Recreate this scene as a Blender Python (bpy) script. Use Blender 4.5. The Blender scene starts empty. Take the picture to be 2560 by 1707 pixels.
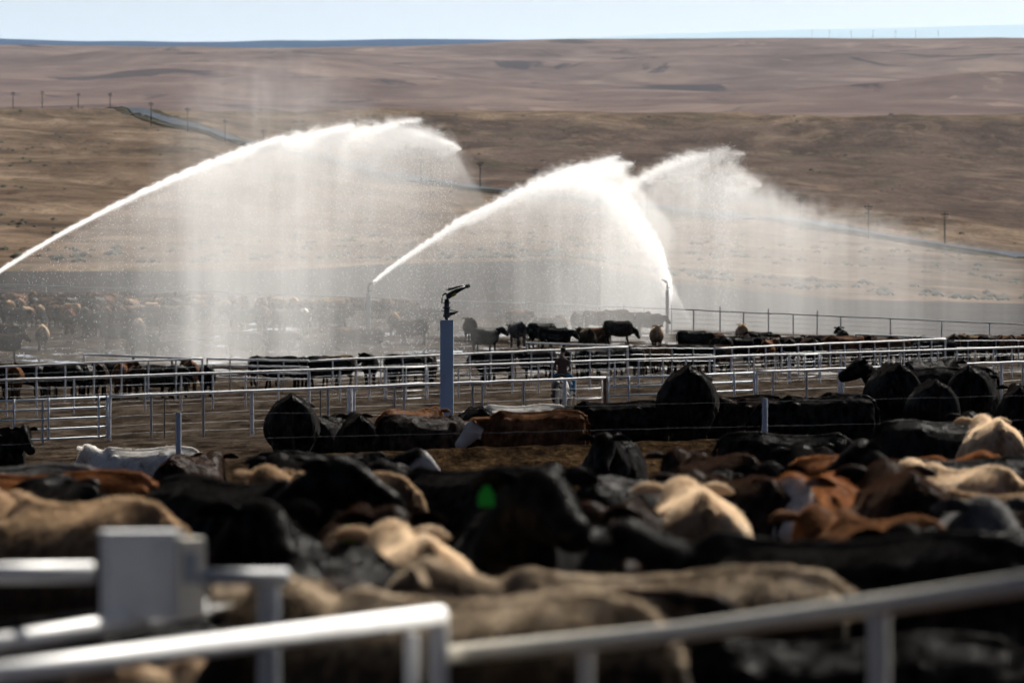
import bpy, bmesh, math, random
import numpy as np
from mathutils import Vector, Matrix
R = math.radians
scene = bpy.context.scene
COL = scene.collection

# ------------------------------------------------------------------ camera
F_PX = 14222.0            # 200 mm lens on a 36 mm wide frame, in photo pixels (2560 wide)
CX, CY = 1280.0, 853.5    # photo centre = eye level
EYE = 2.44                # camera height above the near pen floor
cam_d = bpy.data.cameras.new('camera'); cam = bpy.data.objects.new('camera', cam_d); COL.objects.link(cam)
cam.location = (0, 0, EYE); cam.rotation_euler = (R(90), 0, 0)
cam_d.lens = 200; cam_d.sensor_width = 36; cam_d.sensor_fit = 'HORIZONTAL'
cam_d.clip_start = 0.5; cam_d.clip_end = 200000
cam_d.dof.use_dof = True; cam_d.dof.focus_distance = 140; cam_d.dof.aperture_fstop = 3.7
scene.camera = cam

# ------------------------------------------------------------------ sky and sun
SUN_EL, SUN_AZ = 39.0, 26.0          # sun stands in front of the camera, a little to the right
world = bpy.data.worlds.new('World'); scene.world = world; world.use_nodes = True
wn = world.node_tree.nodes; wl = world.node_tree.links
sky = wn.new('ShaderNodeTexSky'); sky.sky_type = 'NISHITA'; sky.sun_disc = False
sky.sun_elevation = R(SUN_EL); sky.sun_rotation = R(SUN_AZ)
sky.air_density = 0.12; sky.dust_density = 1.3; sky.ozone_density = 1.0; sky.altitude = 0
bgn = wn['Background']; bgn.inputs['Strength'].default_value = 0.053
wl.new(sky.outputs['Color'], bgn.inputs['Color'])
sd = bpy.data.lights.new('sun', 'SUN'); sd.energy = 5.0; sd.angle = R(0.53); sd.color = (1.0, 0.95, 0.87)
sun = bpy.data.objects.new('sun', sd); COL.objects.link(sun)
sv = Vector((math.sin(R(SUN_AZ))*math.cos(R(SUN_EL)), math.cos(R(SUN_AZ))*math.cos(R(SUN_EL)), math.sin(R(SUN_EL))))
sun.rotation_euler = sv.to_track_quat('Z', 'Y').to_euler()
sun.location = sv*50
scene.view_settings.view_transform = 'Standard'; scene.view_settings.look = 'None'
scene.view_settings.exposure = 0.85; scene.view_settings.gamma = 1.0
scene.view_settings.use_curve_mapping = False
scene.render.engine = 'CYCLES'
cy = scene.cycles
cy.use_denoising = True; cy.denoiser = 'OPENIMAGEDENOISE'
cy.max_bounces = 6; cy.diffuse_bounces = 2; cy.glossy_bounces = 2; cy.transmission_bounces = 3
cy.transparent_max_bounces = 16; cy.volume_bounces = 1; cy.volume_step_rate = 1.0; cy.volume_max_steps = 256
cy.sample_clamp_indirect = 4.0; cy.sample_clamp_direct = 12.0
cy.use_adaptive_sampling = True; cy.adaptive_threshold = 0.05; cy.adaptive_min_samples = 16

# ------------------------------------------------------------------ helpers
rng = np.random.default_rng(7)
random.seed(7)
def wpt(px, py, d):
    "photo pixel + distance -> world point"
    return Vector(((px-CX)/F_PX*d, d, EYE-(py-CY)/F_PX*d))
def wx(px, d): return (px-CX)/F_PX*d
def tag(o, label=None, cat=None, group=None, kind=None):
    if label: o['label'] = label
    if cat: o['category'] = cat
    if group: o['group'] = group
    if kind: o['kind'] = kind
    return o
def empty(name, loc=(0,0,0), rz=0.0):
    o = bpy.data.objects.new(name, None); COL.objects.link(o); o.location = loc; o.rotation_euler = (0,0,rz)
    o.empty_display_size = 0.2
    return o
def obj(name, me, mat=None, parent=None, loc=None):
    o = bpy.data.objects.new(name, me); COL.objects.link(o)
    if mat is not None and len(me.materials) == 0: me.materials.append(mat)
    if parent is not None: o.parent = parent
    if loc is not None: o.location = loc
    return o
def mesh_from(name, V, F, smooth=True):
    me = bpy.data.meshes.new(name); me.from_pydata([tuple(v) for v in V], [], F)
    if smooth: me.polygons.foreach_set('use_smooth', [True]*len(me.polygons))
    me.update(); return me
class MB:
    "collects simple shapes into one mesh"
    def __init__(s): s.V, s.F = [], []
    def add(s, V, F):
        b = len(s.V); s.V += [tuple(v) for v in V]; s.F += [tuple(i+b for i in f) for f in F]; return s
    def box(s, c, size, rz=0.0):
        x, y, z = size[0]/2, size[1]/2, size[2]/2
        m = Matrix.Rotation(rz, 3, 'Z')
        V = [Vector(c)+m@Vector((sx*x, sy*y, sz*z)) for sz in (-1,1) for sy in (-1,1) for sx in (-1,1)]
        return s.add(V, [(0,2,3,1),(4,5,7,6),(0,1,5,4),(2,6,7,3),(0,4,6,2),(1,3,7,5)])
    def tube(s, pts, rad, n=8, caps=True):
        pts = [Vector(p) for p in pts]
        if not hasattr(rad, '__len__'): rad = [rad]*len(pts)
        V, F = [], []; up = Vector((0,0,1))
        for i, p in enumerate(pts):
            t = (pts[min(i+1,len(pts)-1)]-pts[max(i-1,0)])
            t = t.normalized() if t.length > 1e-9 else Vector((0,0,1))
            a = t.cross(up) if abs(t.dot(up)) < .97 else t.cross(Vector((1,0,0)))
            a.normalize(); b = t.cross(a)
            for k in range(n):
                w = 2*math.pi*k/n
                V.append(p+(a*math.cos(w)+b*math.sin(w))*rad[i])
        for i in range(len(pts)-1):
            for k in range(n):
                F.append((i*n+k, i*n+(k+1)%n, (i+1)*n+(k+1)%n, (i+1)*n+k))
        if caps: F += [tuple(range(n))[::-1], tuple(range((len(pts)-1)*n, len(pts)*n))]
        return s.add(V, F)
    def loft(s, rings):
        n = len(rings[0]); V = [v for r in rings for v in r]; F = []
        for i in range(len(rings)-1):
            for k in range(n): F.append((i*n+k, i*n+(k+1)%n, (i+1)*n+(k+1)%n, (i+1)*n+k))
        F += [tuple(range(n))[::-1], tuple(range((len(rings)-1)*n, len(rings)*n))]
        return s.add(V, F)
    def mesh(s, name, smooth=True): return mesh_from(name, s.V, s.F, smooth)
    def build(s, name, mat, parent=None, smooth=True): return obj(name, s.mesh(name, smooth), mat, parent)
def sharp(me, ang=40):
    "smooth faces but keep hard edges"
    try: me.set_sharp_from_angle(angle=R(ang))
    except Exception: pass
    return me

class NT:
    "small node-tree helper"
    def __init__(s, name, disp=False):
        s.m = bpy.data.materials.new(name); s.m.use_nodes = True
        s.t = s.m.node_tree; s.t.nodes.clear(); s.out = s.n('ShaderNodeOutputMaterial')
    def n(s, kind, **kw):
        x = s.t.nodes.new(kind)
        for k, v in kw.items(): setattr(x, k, v)
        return x
    def put(s, sock, v):
        if isinstance(v, bpy.types.NodeSocket): s.t.links.new(v, sock)
        elif v is not None:
            if sock.type == 'RGBA' and len(v) == 3: v = (*v, 1)
            sock.default_value = v
    def math(s, op, a, b=None, c=None, clamp=False):
        x = s.n('ShaderNodeMath', operation=op); x.use_clamp = clamp
        for i, v in enumerate((a, b, c)):
            if v is not None: s.put(x.inputs[i], v)
        return x.outputs[0]
    def coord(s, which='Object'): return s.n('ShaderNodeTexCoord').outputs[which]
    def mapping(s, vec, scale=(1,1,1), loc=(0,0,0), rot=(0,0,0)):
        x = s.n('ShaderNodeMapping'); s.put(x.inputs['Vector'], vec); s.put(x.inputs['Scale'], scale); s.put(x.inputs['Location'], loc); s.put(x.inputs['Rotation'], rot)
        return x.outputs[0]
    def noise(s, vec=None, scale=5, detail=3, rough=.55, dist=0, dims='3D', w=None, which=0):
        x = s.n('ShaderNodeTexNoise', noise_dimensions=dims)
        if vec is not None and 'Vector' in x.inputs: s.put(x.inputs['Vector'], vec)
        if w is not None: s.put(x.inputs['W'], w)
        s.put(x.inputs['Scale'], scale); s.put(x.inputs['Detail'], detail); s.put(x.inputs['Roughness'], rough); s.put(x.inputs['Distortion'], dist)
        return x.outputs[which]
    def ramp(s, fac, stops, interp='LINEAR'):
        x = s.n('ShaderNodeValToRGB'); s.put(x.inputs[0], fac); cr = x.color_ramp; cr.interpolation = interp
        while len(cr.elements) < len(stops): cr.elements.new(.5)
        for e, (p, c) in zip(cr.elements, stops):
            e.position = p; e.color = (c, c, c, 1) if not hasattr(c, '__len__') else (*c[:3], 1)
        return x.outputs[0]
    def curve(s, fac, pts):
        x = s.n('ShaderNodeFloatCurve'); s.put(x.inputs['Value'], fac); c = x.mapping.curves[0]
        while len(c.points) < len(pts): c.points.new(.5, .5)
        for p, (a, b) in zip(c.points, pts): p.location = (a, b)
        x.mapping.update(); return x.outputs[0]
    def mix(s, f, a, b, mode='MIX'):
        x = s.n('ShaderNodeMix', data_type='RGBA', blend_type=mode); s.put(x.inputs[0], f); s.put(x.inputs[6], a); s.put(x.inputs[7], b)
        return x.outputs[2]
    def maprange(s, v, a, b, c=0., d=1., smooth=False):
        x = s.n('ShaderNodeMapRange'); x.interpolation_type = 'SMOOTHSTEP' if smooth else 'LINEAR'
        for i, k in enumerate((v, a, b, c, d)): s.put(x.inputs[i], k)
        return x.outputs[0]
    def bump(s, h, strength=.5, dist=.05, normal=None):
        x = s.n('ShaderNodeBump'); s.put(x.inputs['Height'], h); s.put(x.inputs['Strength'], strength); s.put(x.inputs['Distance'], dist)
        if normal is not None: s.put(x.inputs['Normal'], normal)
        return x.outputs[0]
    def pbr(s, color, rough=.6, spec=.4, metal=0., normal=None, sheen=None, sheen_rough=.4, sheen_tint=None, coat=None):
        x = s.n('ShaderNodeBsdfPrincipled'); i = x.inputs
        s.put(i['Base Color'], color); s.put(i['Roughness'], rough); s.put(i['Specular IOR Level'], spec); s.put(i['Metallic'], metal)
        if normal is not None: s.put(i['Normal'], normal)
        if sheen is not None:
            s.put(i['Sheen Weight'], sheen); s.put(i['Sheen Roughness'], sheen_rough)
            if sheen_tint is not None: s.put(i['Sheen Tint'], sheen_tint)
        if coat is not None: s.put(i['Coat Weight'], coat)
        return x.outputs[0]
    def surf(s, sh): s.t.links.new(sh, s.out.inputs['Surface']); return s.m
    def vol(s, sh): s.t.links.new(sh, s.out.inputs['Volume']); return s.m
# ------------------------------------------------------------------ terrain: height tables read off the place (metres below/above eye level)
def smooth_interp(x, xs, ys):
    "monotone-ish cubic through points (np arrays), clamped outside"
    x = np.clip(x, xs[0], xs[-1]); i = np.clip(np.searchsorted(xs, x)-1, 0, len(xs)-2)
    m = np.zeros(len(xs)); dl = np.diff(ys)/np.diff(xs)
    m[0], m[-1] = dl[0], dl[-1]
    ok = dl[:-1]*dl[1:] > 0
    m[1:-1] = np.where(ok, 2*dl[:-1]*dl[1:]/np.where(ok, dl[:-1]+dl[1:], 1), 0)
    h = xs[i+1]-xs[i]; t = (x-xs[i])/h
    return (2*t**3-3*t**2+1)*ys[i]+(t**3-2*t**2+t)*h*m[i]+(-2*t**3+3*t**2)*ys[i+1]+(t**3-t**2)*h*m[i+1]
def eyez(ydisp, d): return (CY-ydisp*2560/2352)/F_PX*d    # from a row of the photo (shown 2352 wide) to metres above eye level
PXC = np.array([-900., 0, 480, 700, 1000, 1400, 1700, 2100, 2560, 3500])
def row(*v): return list(v)
GT = [  # distance, then height at each column
 (2,   row(*[-2.44]*10)), (55, row(*[-2.44]*10)),
 (70,  row(-2.6,-2.6,-2.55,-2.4,-2.36,-2.36,-2.36,-2.4,-2.4,-2.4)),
 (80,  row(-2.8,-2.8,-2.72,-2.15,-2.04,-2.04,-2.04,-2.04,-2.05,-2.05)),
 (89,  row(-2.95,-2.95,-2.85,-1.82,-1.72,-1.66,-1.57,-1.60,-1.64,-1.66)),
 (96,  row(-3.05,-3.05,-2.92,-2.28,-2.20,-2.10,-1.86,-1.78,-1.76,-1.76)),
 (120, row(-3.15,-3.15,-3.05,-2.65,-2.5,-2.4,-2.3,-2.2,-2.15,-2.1)),
 (150, row(-3.25,-3.25,-3.15,-3.0,-2.8,-2.65,-2.5,-2.4,-2.3,-2.2)),
 (187, row(-3.36,-3.36,-3.2,-3.1,-3.0,-2.8,-2.65,-2.5,-2.36,-2.2)),
 (226, row(-3.02,-3.02,-2.85,-2.75,-2.6,-2.45,-2.3,-2.15,-2.0,-1.9)),
 (246, row(-2.62,-2.60,-2.48,-2.38,-2.25,-2.1,-1.98,-1.85,-1.75,-1.7)),
 (268, row(-1.95,-1.95,-1.9,-1.85,-1.8,-1.75,-1.7,-1.62,-1.55,-1.5)),
 (300, row(-.85,-.85,-.85,-.88,-.9,-.95,-1.0,-1.1,-1.2,-1.3)),
 (340, row(.45,.45,.4,.35,.2,.05,-.1,-.4,-.8,-1.0)),
 (375, row(1.7,1.6,1.5,1.4,1.2,.9,.6,.2,-.3,-.6)),
 (400, row(2.3,2.2,2.1,1.9,1.6,1.2,.8,.4,-.2,-.5)),
 (450, row(3.8,3.7,3.6,3.5,3.2,2.8,2.2,1.4,.8,.5)),
 (560, row(6.8,6.8,6.8,6.9,7.4,7.9,5.6,4.1,3.7,3.6)),
 (600, row(7.4,7.4,7.4,7.5,8.2,8.6,5.9,4.3,3.9,3.8)),
]
HT = [  # grass hills: distance, then photo row (0..1568) at each column
 (600,  row(615,615,614,612,604,590,650,688,700,705)), (700, row(588,588,590,590,588,584,625,655,680,690)),
 (850, row(548,548,560,566,572,578,604,625,648,660)), (1200, row(478,482,502,520,535,548,570,588,608,620)),
 (1700, row(400,402,418,440,470,488,510,538,578,590)), (2200, row(328,330,338,372,405,420,440,462,490,500)),
 (2700, row(272,270,278,310,332,340,350,360,380,390)), (3050, row(251,250,254,262,263,264,262,260,258,258)),
 (3300, row(262,262,265,270,271,272,270,268,266,266)), (3700, row(266,266,268,272,274,275,274,272,270,270)),
]
PT = [  # plain and far hills
 (3150, row(300,300,300,300,300,300,300,300,300,300)), (3600, row(266,266,266,268,268,268,268,266,264,264)), (4300, row(246,246,246,247,248,248,247,246,244,244)), (5200, row(212,212,214,215,214,214,210,206,202,202)),
 (5700, row(190,190,192,197,200,204,202,198,195,195)), (6100, row(182,182,186,196,202,207,206,202,199,199)), (6800, row(160,160,168,176,186,192,188,180,178,178)),
 (7600, row(132,132,136,142,150,154,146,138,134,134)), (8400, row(112,112,114,116,116,118,112,104,100,100)), (9000, row(105,104,107,108,105,96,92,89,87,87)), (9600, row(110,110,112,113,110,103,99,96,95,95)),
]
BT = [(18000, row(120,120,120,120,120,120,120,120,120,120)), (20000, row(98,98,91,84,82,87,95,107,114,116)), (22000, row(118,118,118,118,118,118,118,118,118,118))]
MT = [(60000, row(*[104]*10)), (66000, row(112,112,110,104,100,84,78,70,63,60)), (70000, row(*[104]*10))]
def tab(T, disp=False):
    ds = np.array([t[0] for t in T], float); Z = np.array([t[1] for t in T], float)
    if disp: Z = (CY-Z*2560/2352)/F_PX*ds[:, None]
    return np.log(ds), Z
def table_z(TB, px, d):
    "height above eye level for arrays px, d (same shape)"
    lds, Z = TB; px = np.atleast_1d(np.asarray(px, float)); d = np.atleast_1d(np.asarray(d, float))
    cols = np.stack([smooth_interp(np.log(d), lds, Z[:, c]) for c in range(Z.shape[1])], -1)
    x = np.clip(px, PXC[0], PXC[-1]); i = np.clip(np.searchsorted(PXC, x)-1, 0, len(PXC)-2)
    t = (x-PXC[i])/(PXC[i+1]-PXC[i]); t = t*t*(3-2*t)*.5+t*.5
    a = np.take_along_axis(cols, i[..., None], -1)[..., 0]; b = np.take_along_axis(cols, (i+1)[..., None], -1)[..., 0]
    return a*(1-t)+b*t
TG, TH, TP, TB_, TM = tab(GT), tab(HT, True), tab(PT, True), tab(BT, True), tab(MT, True)
_perm = np.random.default_rng(3).permutation(256)
def vnoise(x, y, seed=0):
    x = np.asarray(x, float); y = np.asarray(y, float)
    xi, yi = np.floor(x).astype(int), np.floor(y).astype(int); fx, fy = x-xi, y-yi
    fx, fy = fx*fx*(3-2*fx), fy*fy*(3-2*fy)
    h = lambda a, b: _perm[(_perm[(a+seed*37) & 255]+b) & 255]/255.
    return (h(xi,yi)*(1-fx)+h(xi+1,yi)*fx)*(1-fy)+(h(xi,yi+1)*(1-fx)+h(xi+1,yi+1)*fx)*fy
def fbm(x, y, oct=4, seed=0):
    s = 0; a = .5
    for o in range(oct): s = s+a*(vnoise(x, y, seed+o)-.5); x = x*2.03+7.1; y = y*2.03+3.7; a *= .5
    return s
def ground_z(X, d):
    "world height of the pen floor (arrays or scalars)"
    sc = np.isscalar(X)
    X = np.atleast_1d(np.asarray(X, float)); d = np.atleast_1d(np.asarray(d, float))
    z = EYE+table_z(TG, CX+X/d*F_PX, d)
    z = z-np.clip(d-600, 0, 100)*.15
    z = z+fbm(X*.35, d*.35, 3, 5)*.10*np.clip((d-30)/40, 0, 1)
    return float(z[0]) if sc else z
def hill_z(X, d):
    X = np.atleast_1d(np.asarray(X, float)); d = np.atleast_1d(np.asarray(d, float))
    k = np.clip((d-600)/200, 0, 1)*np.clip((3600-d)/500, 0, 1)
    rid = fbm(X/90+fbm(X/200, d/300, 2, 3)*2, d/260, 4, 11)
    return EYE+table_z(TH, CX+X/d*F_PX, d)-np.clip(603-d, 0, 100)*.12+k*rid*8*np.clip(d/1700, .35, 1.2)+k*np.minimum(0, np.abs(fbm(X/60+d/400, d/180, 3, 77))-.06)*24*np.clip(d/1500, .3, 1.2)
def sheet(name, zf, ds, px, mat, rough=None):
    D, PXg = np.meshgrid(ds, px, indexing='ij'); X = (PXg-CX)/F_PX*D
    Z = zf(X.ravel(), D.ravel()).reshape(D.shape)
    if rough is not None: Z = Z+rough(X, D)
    V = np.stack([X, D, Z], -1).reshape(-1, 3); n, m = D.shape
    idx = np.arange(n*m).reshape(n, m)
    F = np.stack([idx[:-1,:-1], idx[:-1,1:], idx[1:,1:], idx[1:,:-1]], -1).reshape(-1, 4)
    me = bpy.data.meshes.new(name); me.vertices.add(len(V)); me.vertices.foreach_set('co', V.ravel())
    me.loops.add(F.size); me.loops.foreach_set('vertex_index', F.ravel().astype(np.int32))
    me.polygons.add(len(F)); me.polygons.foreach_set('loop_start', np.arange(0, F.size, 4, dtype=np.int32)); me.polygons.foreach_set('loop_total', np.full(len(F), 4, np.int32))
    me.polygons.foreach_set('use_smooth', np.ones(len(F), bool)); me.update(calc_edges=True); me.validate()
    return tag(obj(name, me, mat), kind='structure')

# ---- ground materials
def mat_pen():
    n = NT('pen_mud'); P = n.n('ShaderNodeNewGeometry').outputs['Position']
    sep = n.n('ShaderNodeSeparateXYZ'); n.put(sep.inputs[0], P); Y = sep.outputs[1]
    Q = n.mapping(P, (1, .22, 1)); big = n.noise(P, .11, 4, .6); med = n.noise(Q, 1.1, 4, .6); fine = n.noise(Q, 8, 5, .7); clod = n.noise(Q, 3.2, 6, .72)
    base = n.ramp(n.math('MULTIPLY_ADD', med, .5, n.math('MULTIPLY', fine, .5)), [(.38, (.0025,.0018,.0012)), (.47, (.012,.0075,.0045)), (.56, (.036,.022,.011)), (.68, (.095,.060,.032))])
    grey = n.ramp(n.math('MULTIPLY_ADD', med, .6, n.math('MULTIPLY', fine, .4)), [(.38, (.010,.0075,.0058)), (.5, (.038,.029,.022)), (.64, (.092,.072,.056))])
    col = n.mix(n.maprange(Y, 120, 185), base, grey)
    # dark worked soil bank behind the far pens
    bank = n.ramp(n.math('ADD', n.math('MULTIPLY', med, .5), n.math('MULTIPLY', big, .5)), [(.35, (.022,.021,.022)), (.65, (.042,.040,.041))])
    col = n.mix(n.maprange(Y, 405, 425), col, bank)
    # wet patches and puddles in the sprinkled pen
    wet = n.noise(n.mapping(P, (.32,.20,1)), 1.0, 5, .62, .4)
    zone = n.math('MULTIPLY', n.maprange(Y, 262, 290, smooth=True), n.maprange(Y, 400, 380, smooth=True))
    zone2 = n.math('MULTIPLY', n.maprange(Y, 170, 180), n.maprange(Y, 262, 250)); zone2 = n.math('MULTIPLY', zone2, .0)
    zone = n.math('MAXIMUM', zone, zone2)
    pud = n.math('MULTIPLY', n.maprange(wet, .545, .575, smooth=True), zone)
    damp = n.math('MULTIPLY', n.maprange(wet, .40, .60), zone)
    col = n.mix(n.math('MULTIPLY', damp, .55), col, (.022,.019,.017))
    rough = n.math('SUBTRACT', .88, n.math('MULTIPLY', pud, .80)); rough = n.math('SUBTRACT', rough, n.math('MULTIPLY', damp, .04), clamp=True)
    h = n.math('ADD', n.math('MULTIPLY', clod, .75), n.math('MULTIPLY', fine, .25))
    dry = n.math('SUBTRACT', 1.0, pud)
    nb = n.bump(n.math('MULTIPLY', h, dry), 1.0, .22)
    return n.surf(n.pbr(col, rough, n.math('MULTIPLY', pud, .5), normal=nb))
def mat_grass_hill():
    n = NT('dry_grass_hill'); P = n.n('ShaderNodeNewGeometry').outputs['Position']
    sep = n.n('ShaderNodeSeparateXYZ'); n.put(sep.inputs[0], P); X, Y = sep.outputs[0], sep.outputs[1]
    st = n.mapping(P, (1/55, 1/150, 0)); a = n.noise(st, 1.0, 5, .6, .6)
    b = n.noise(n.mapping(P, (1/14, 1/30, 0)), 1.0, 5, .65); c = n.noise(n.mapping(P, (1/3., 1/8., 0)), 1.0, 4, .7)
    big = n.noise(n.mapping(P, (1/150, 1/420, 0), (3,1,0)), 1.0, 3, .5)
    f = n.math('ADD', n.math('MULTIPLY', a, .5), n.math('ADD', n.math('MULTIPLY', b, .32), n.math('MULTIPLY', c, .18)))
    tan = n.ramp(f, [(.38, (.045,.032,.025)), (.46, (.085,.060,.044)), (.53, (.130,.093,.068)), (.62, (.21,.155,.112))])
    brown = n.ramp(f, [(.38, (.042,.030,.026)), (.47, (.072,.051,.043)), (.56, (.104,.076,.063)), (.66, (.155,.118,.095))])
    # upper slope on the right is ploughed brown; the strip along the crest and the lower slopes are pale grass
    up = n.math('MULTIPLY', n.maprange(Y, 1900, 2250, smooth=True), n.maprange(Y, 3000, 2900, smooth=True))
    side = n.maprange(n.math('ADD', n.math('DIVIDE', X, Y), n.math('MULTIPLY', n.math('SUBTRACT', big, .5), .03)), -.045, -.005, smooth=True)
    col = n.mix(n.math('MULTIPLY', up, side), tan, brown)
    green = n.maprange(n.noise(n.mapping(P, (1/30, 1/70, 0), (9,4,0)), 1.0, 4, .6), .56, .68); col = n.mix(n.math('MULTIPLY', green, .55), col, (.035,.040,.018))
    dark = n.maprange(n.noise(n.mapping(P, (1/45, 1/60, 0), (2,7,0)), 1.0, 5, .6), .55, .66)
    low = n.maprange(Y, 1250, 850); col = n.mix(n.math('MULTIPLY', n.math('MULTIPLY', dark, low), .75), col, (.030,.028,.026))
    tuft = n.noise(n.mapping(P, (.55, .20, 0)), 1.0, 3, .7); col = n.mix(n.maprange(tuft, .52, .64), col, n.mix(.5, col, (.022,.019,.015)))
    pale = n.maprange(n.noise(n.mapping(P, (1/26, 1/75, 0), (1,8,0)), 1.0, 5, .62, .8), .56, .66); col = n.mix(n.math('MULTIPLY', pale, .4), col, (.21,.155,.108))
    return n.surf(n.pbr(col, .95, .0, normal=n.bump(b, .8, 3.0)))
def mat_far(name, c0, c1, c2, sx, sy, lines=True):
    n = NT(name); P = n.n('ShaderNodeNewGeometry').outputs['Position']
    a = n.noise(n.mapping(P, (1/sx, 1/sy, 0)), 1.0, 5, .58, .5); b = n.noise(n.mapping(P, (4/sx, 5/sy, 0)), 1.0, 4, .6)
    g = n.noise(n.mapping(P, (1.3/sx, .8/sy, 0), (5,2,0), (0,0,.5)), 1.0, 6, .58, 1.6)
    f = n.math('ADD', n.math('MULTIPLY', a, .65), n.math('MULTIPLY', b, .35))
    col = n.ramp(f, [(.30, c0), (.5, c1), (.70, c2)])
    if lines:
        col = n.mix(n.math('MULTIPLY', n.maprange(g, .57, .64, smooth=True), .7), col, (c0[0]*.45, c0[1]*.6, c0[2]*.85))  # dark blue gully shadows painted into the slope colour
        col = n.mix(n.math('MULTIPLY', n.maprange(g, .36, .31, smooth=True), .40), col, tuple(min(1, v*1.3) for v in c2))
    return n.surf(n.pbr(col, .95, .0, normal=n.bump(a, .5, sx*.03)))
def fine_px(a, b, step): return list(np.arange(a, b+.1, step))
wide = [-120000, -60000, -30000, -14000, -7000, -3500, -1800]
wide2 = [4300, 6100, 9600, 16600, 32600, 62600, 122600]
PXN = wide+fine_px(-900, 3500, 22)+wide2
ds1 = [2,4,7,11,16,22,30,40,48,55,60]+list(np.linspace(64, 135, 110))+list(np.geomspace(136, 600, 170))+[606,615,640]
def rough_pen(X, D):
    k = np.clip((D-60)/20, 0, 1)*np.clip((420-D)/60, .15, 1)
    return k*(fbm(X*1.1, D*.9, 4, 21)*.16+fbm(X*3.5, D*3.0, 2, 31)*.10)
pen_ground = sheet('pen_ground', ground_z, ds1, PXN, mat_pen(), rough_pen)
yard = MB(); yard.add([(-3000,-4000,0),(3000,-4000,0),(3000,2.02,0),(-3000,2.02,0)], [(0,1,2,3)]); tag(yard.build('yard_ground', bpy.data.materials['pen_mud'], None, False), kind='structure')   # the yard the camera stands in
MAT_HILL = mat_grass_hill()
PXF = wide+fine_px(-900, 3500, 14)+wide2
grass_hill = sheet('grass_hill', hill_z, [560,575,590]+list(np.geomspace(600, 3700, 150)), PXF, MAT_HILL)
def far_z(T, amp, sx, sy, seed):
    def f(X, d):
        z = EYE+table_z(T, CX+X/d*F_PX, d)
        return z+fbm(X/sx+fbm(X/sx*.5, d/sy, 2, seed+5)*1.5, d/sy, 4, seed)*amp*(np.where(d < 9700, 1+2.2*np.clip((8600-d)/900, 0, 1)*np.clip((d-3700)/800, 0, 1), 1))
    return f
MAT_PLAIN = mat_far('dry_plain', (.066,.047,.046), (.132,.096,.091), (.225,.170,.145), 260, 520)
plain = sheet('rolling_plain', far_z(TP, 16, 420, 520, 41), list(np.geomspace(3150, 9600, 160)), PXF, MAT_PLAIN)
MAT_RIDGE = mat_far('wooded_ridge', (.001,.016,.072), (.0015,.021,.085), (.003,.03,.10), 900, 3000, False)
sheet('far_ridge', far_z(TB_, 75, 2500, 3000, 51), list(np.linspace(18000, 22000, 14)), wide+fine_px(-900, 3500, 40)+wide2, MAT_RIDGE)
MAT_MTN = mat_far('far_mountains', (.22,.30,.38), (.26,.34,.42), (.3,.37,.44), 4000, 6000, False)  # distance haze painted into the base colour as a pale blue
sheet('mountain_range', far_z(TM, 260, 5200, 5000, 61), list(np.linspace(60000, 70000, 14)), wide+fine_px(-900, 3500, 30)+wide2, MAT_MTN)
# ---- gravel road down the slope, and its poles
def solve_d(px, ydisp, T=None, lo=700, hi=3060):
    ds = np.linspace(lo, hi, 500); z = hill_z((px-CX)/F_PX*ds, ds)
    y = (CY-(z-EYE)/ds*F_PX)*2352/2560
    k = np.where(y > ydisp)[0]
    return float(ds[k[-1]]) if len(k) else lo
road_px = [(225,251),(262,258),(350,273),(430,291),(520,316),(600,336),(700,362),(860,401),(1000,425),(1150,441),(1400,472),(1700,503),(2000,542),(2352,592),(2700,640)]
rp = []
for x, y in road_px:
    px = x*2560/2352; d = solve_d(px, y); rp.append((wx(px, d), d))
rp = np.array(rp); tt = np.arange(len(rp)); tf = np.linspace(0, len(rp)-1, 160)
rx = smooth_interp(tf, tt.astype(float), rp[:,0]); rd = smooth_interp(tf, tt.astype(float), rp[:,1])
for _ in range(12): rd[1:-1] = (rd[:-2]+2*rd[1:-1]+rd[2:])/4
tx, td = np.gradient(rx), np.gradient(rd); tl = np.hypot(tx, td); nx, nd = -td/tl, tx/tl
def ribbon(name, half, lift, mat):
    V, F = [], []; k = np.linspace(-half, half, 5)
    for i in range(len(rx)):
        for q in k:
            X, D = rx[i]+nx[i]*q, rd[i]+nd[i]*q; V.append((X, D, float(hill_z(X, D)[0])+lift))
    for i in range(len(rx)-1):
        for j in range(4): F.append((i*5+j, i*5+j+1, (i+1)*5+j+1, (i+1)*5+j))
    return tag(obj(name, mesh_from(name, V, F), mat), kind='structure')
n = NT('road_verge'); P = n.n('ShaderNodeNewGeometry').outputs['Position']
ribbon('road_verge', 11, .6, n.surf(n.pbr(n.ramp(n.noise(P, .05, 4), [(.35, (.030,.030,.022)), (.65, (.06,.052,.035))]), .95, .0)))
n = NT('road_asphalt'); P = n.n('ShaderNodeNewGeometry').outputs['Position']
ribbon('road', 5.5, 1.1, n.surf(n.pbr(n.ramp(n.noise(P, .08, 3), [(.3, (.060,.068,.085)), (.7, (.090,.10,.12))]), .95, .0)))
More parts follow.
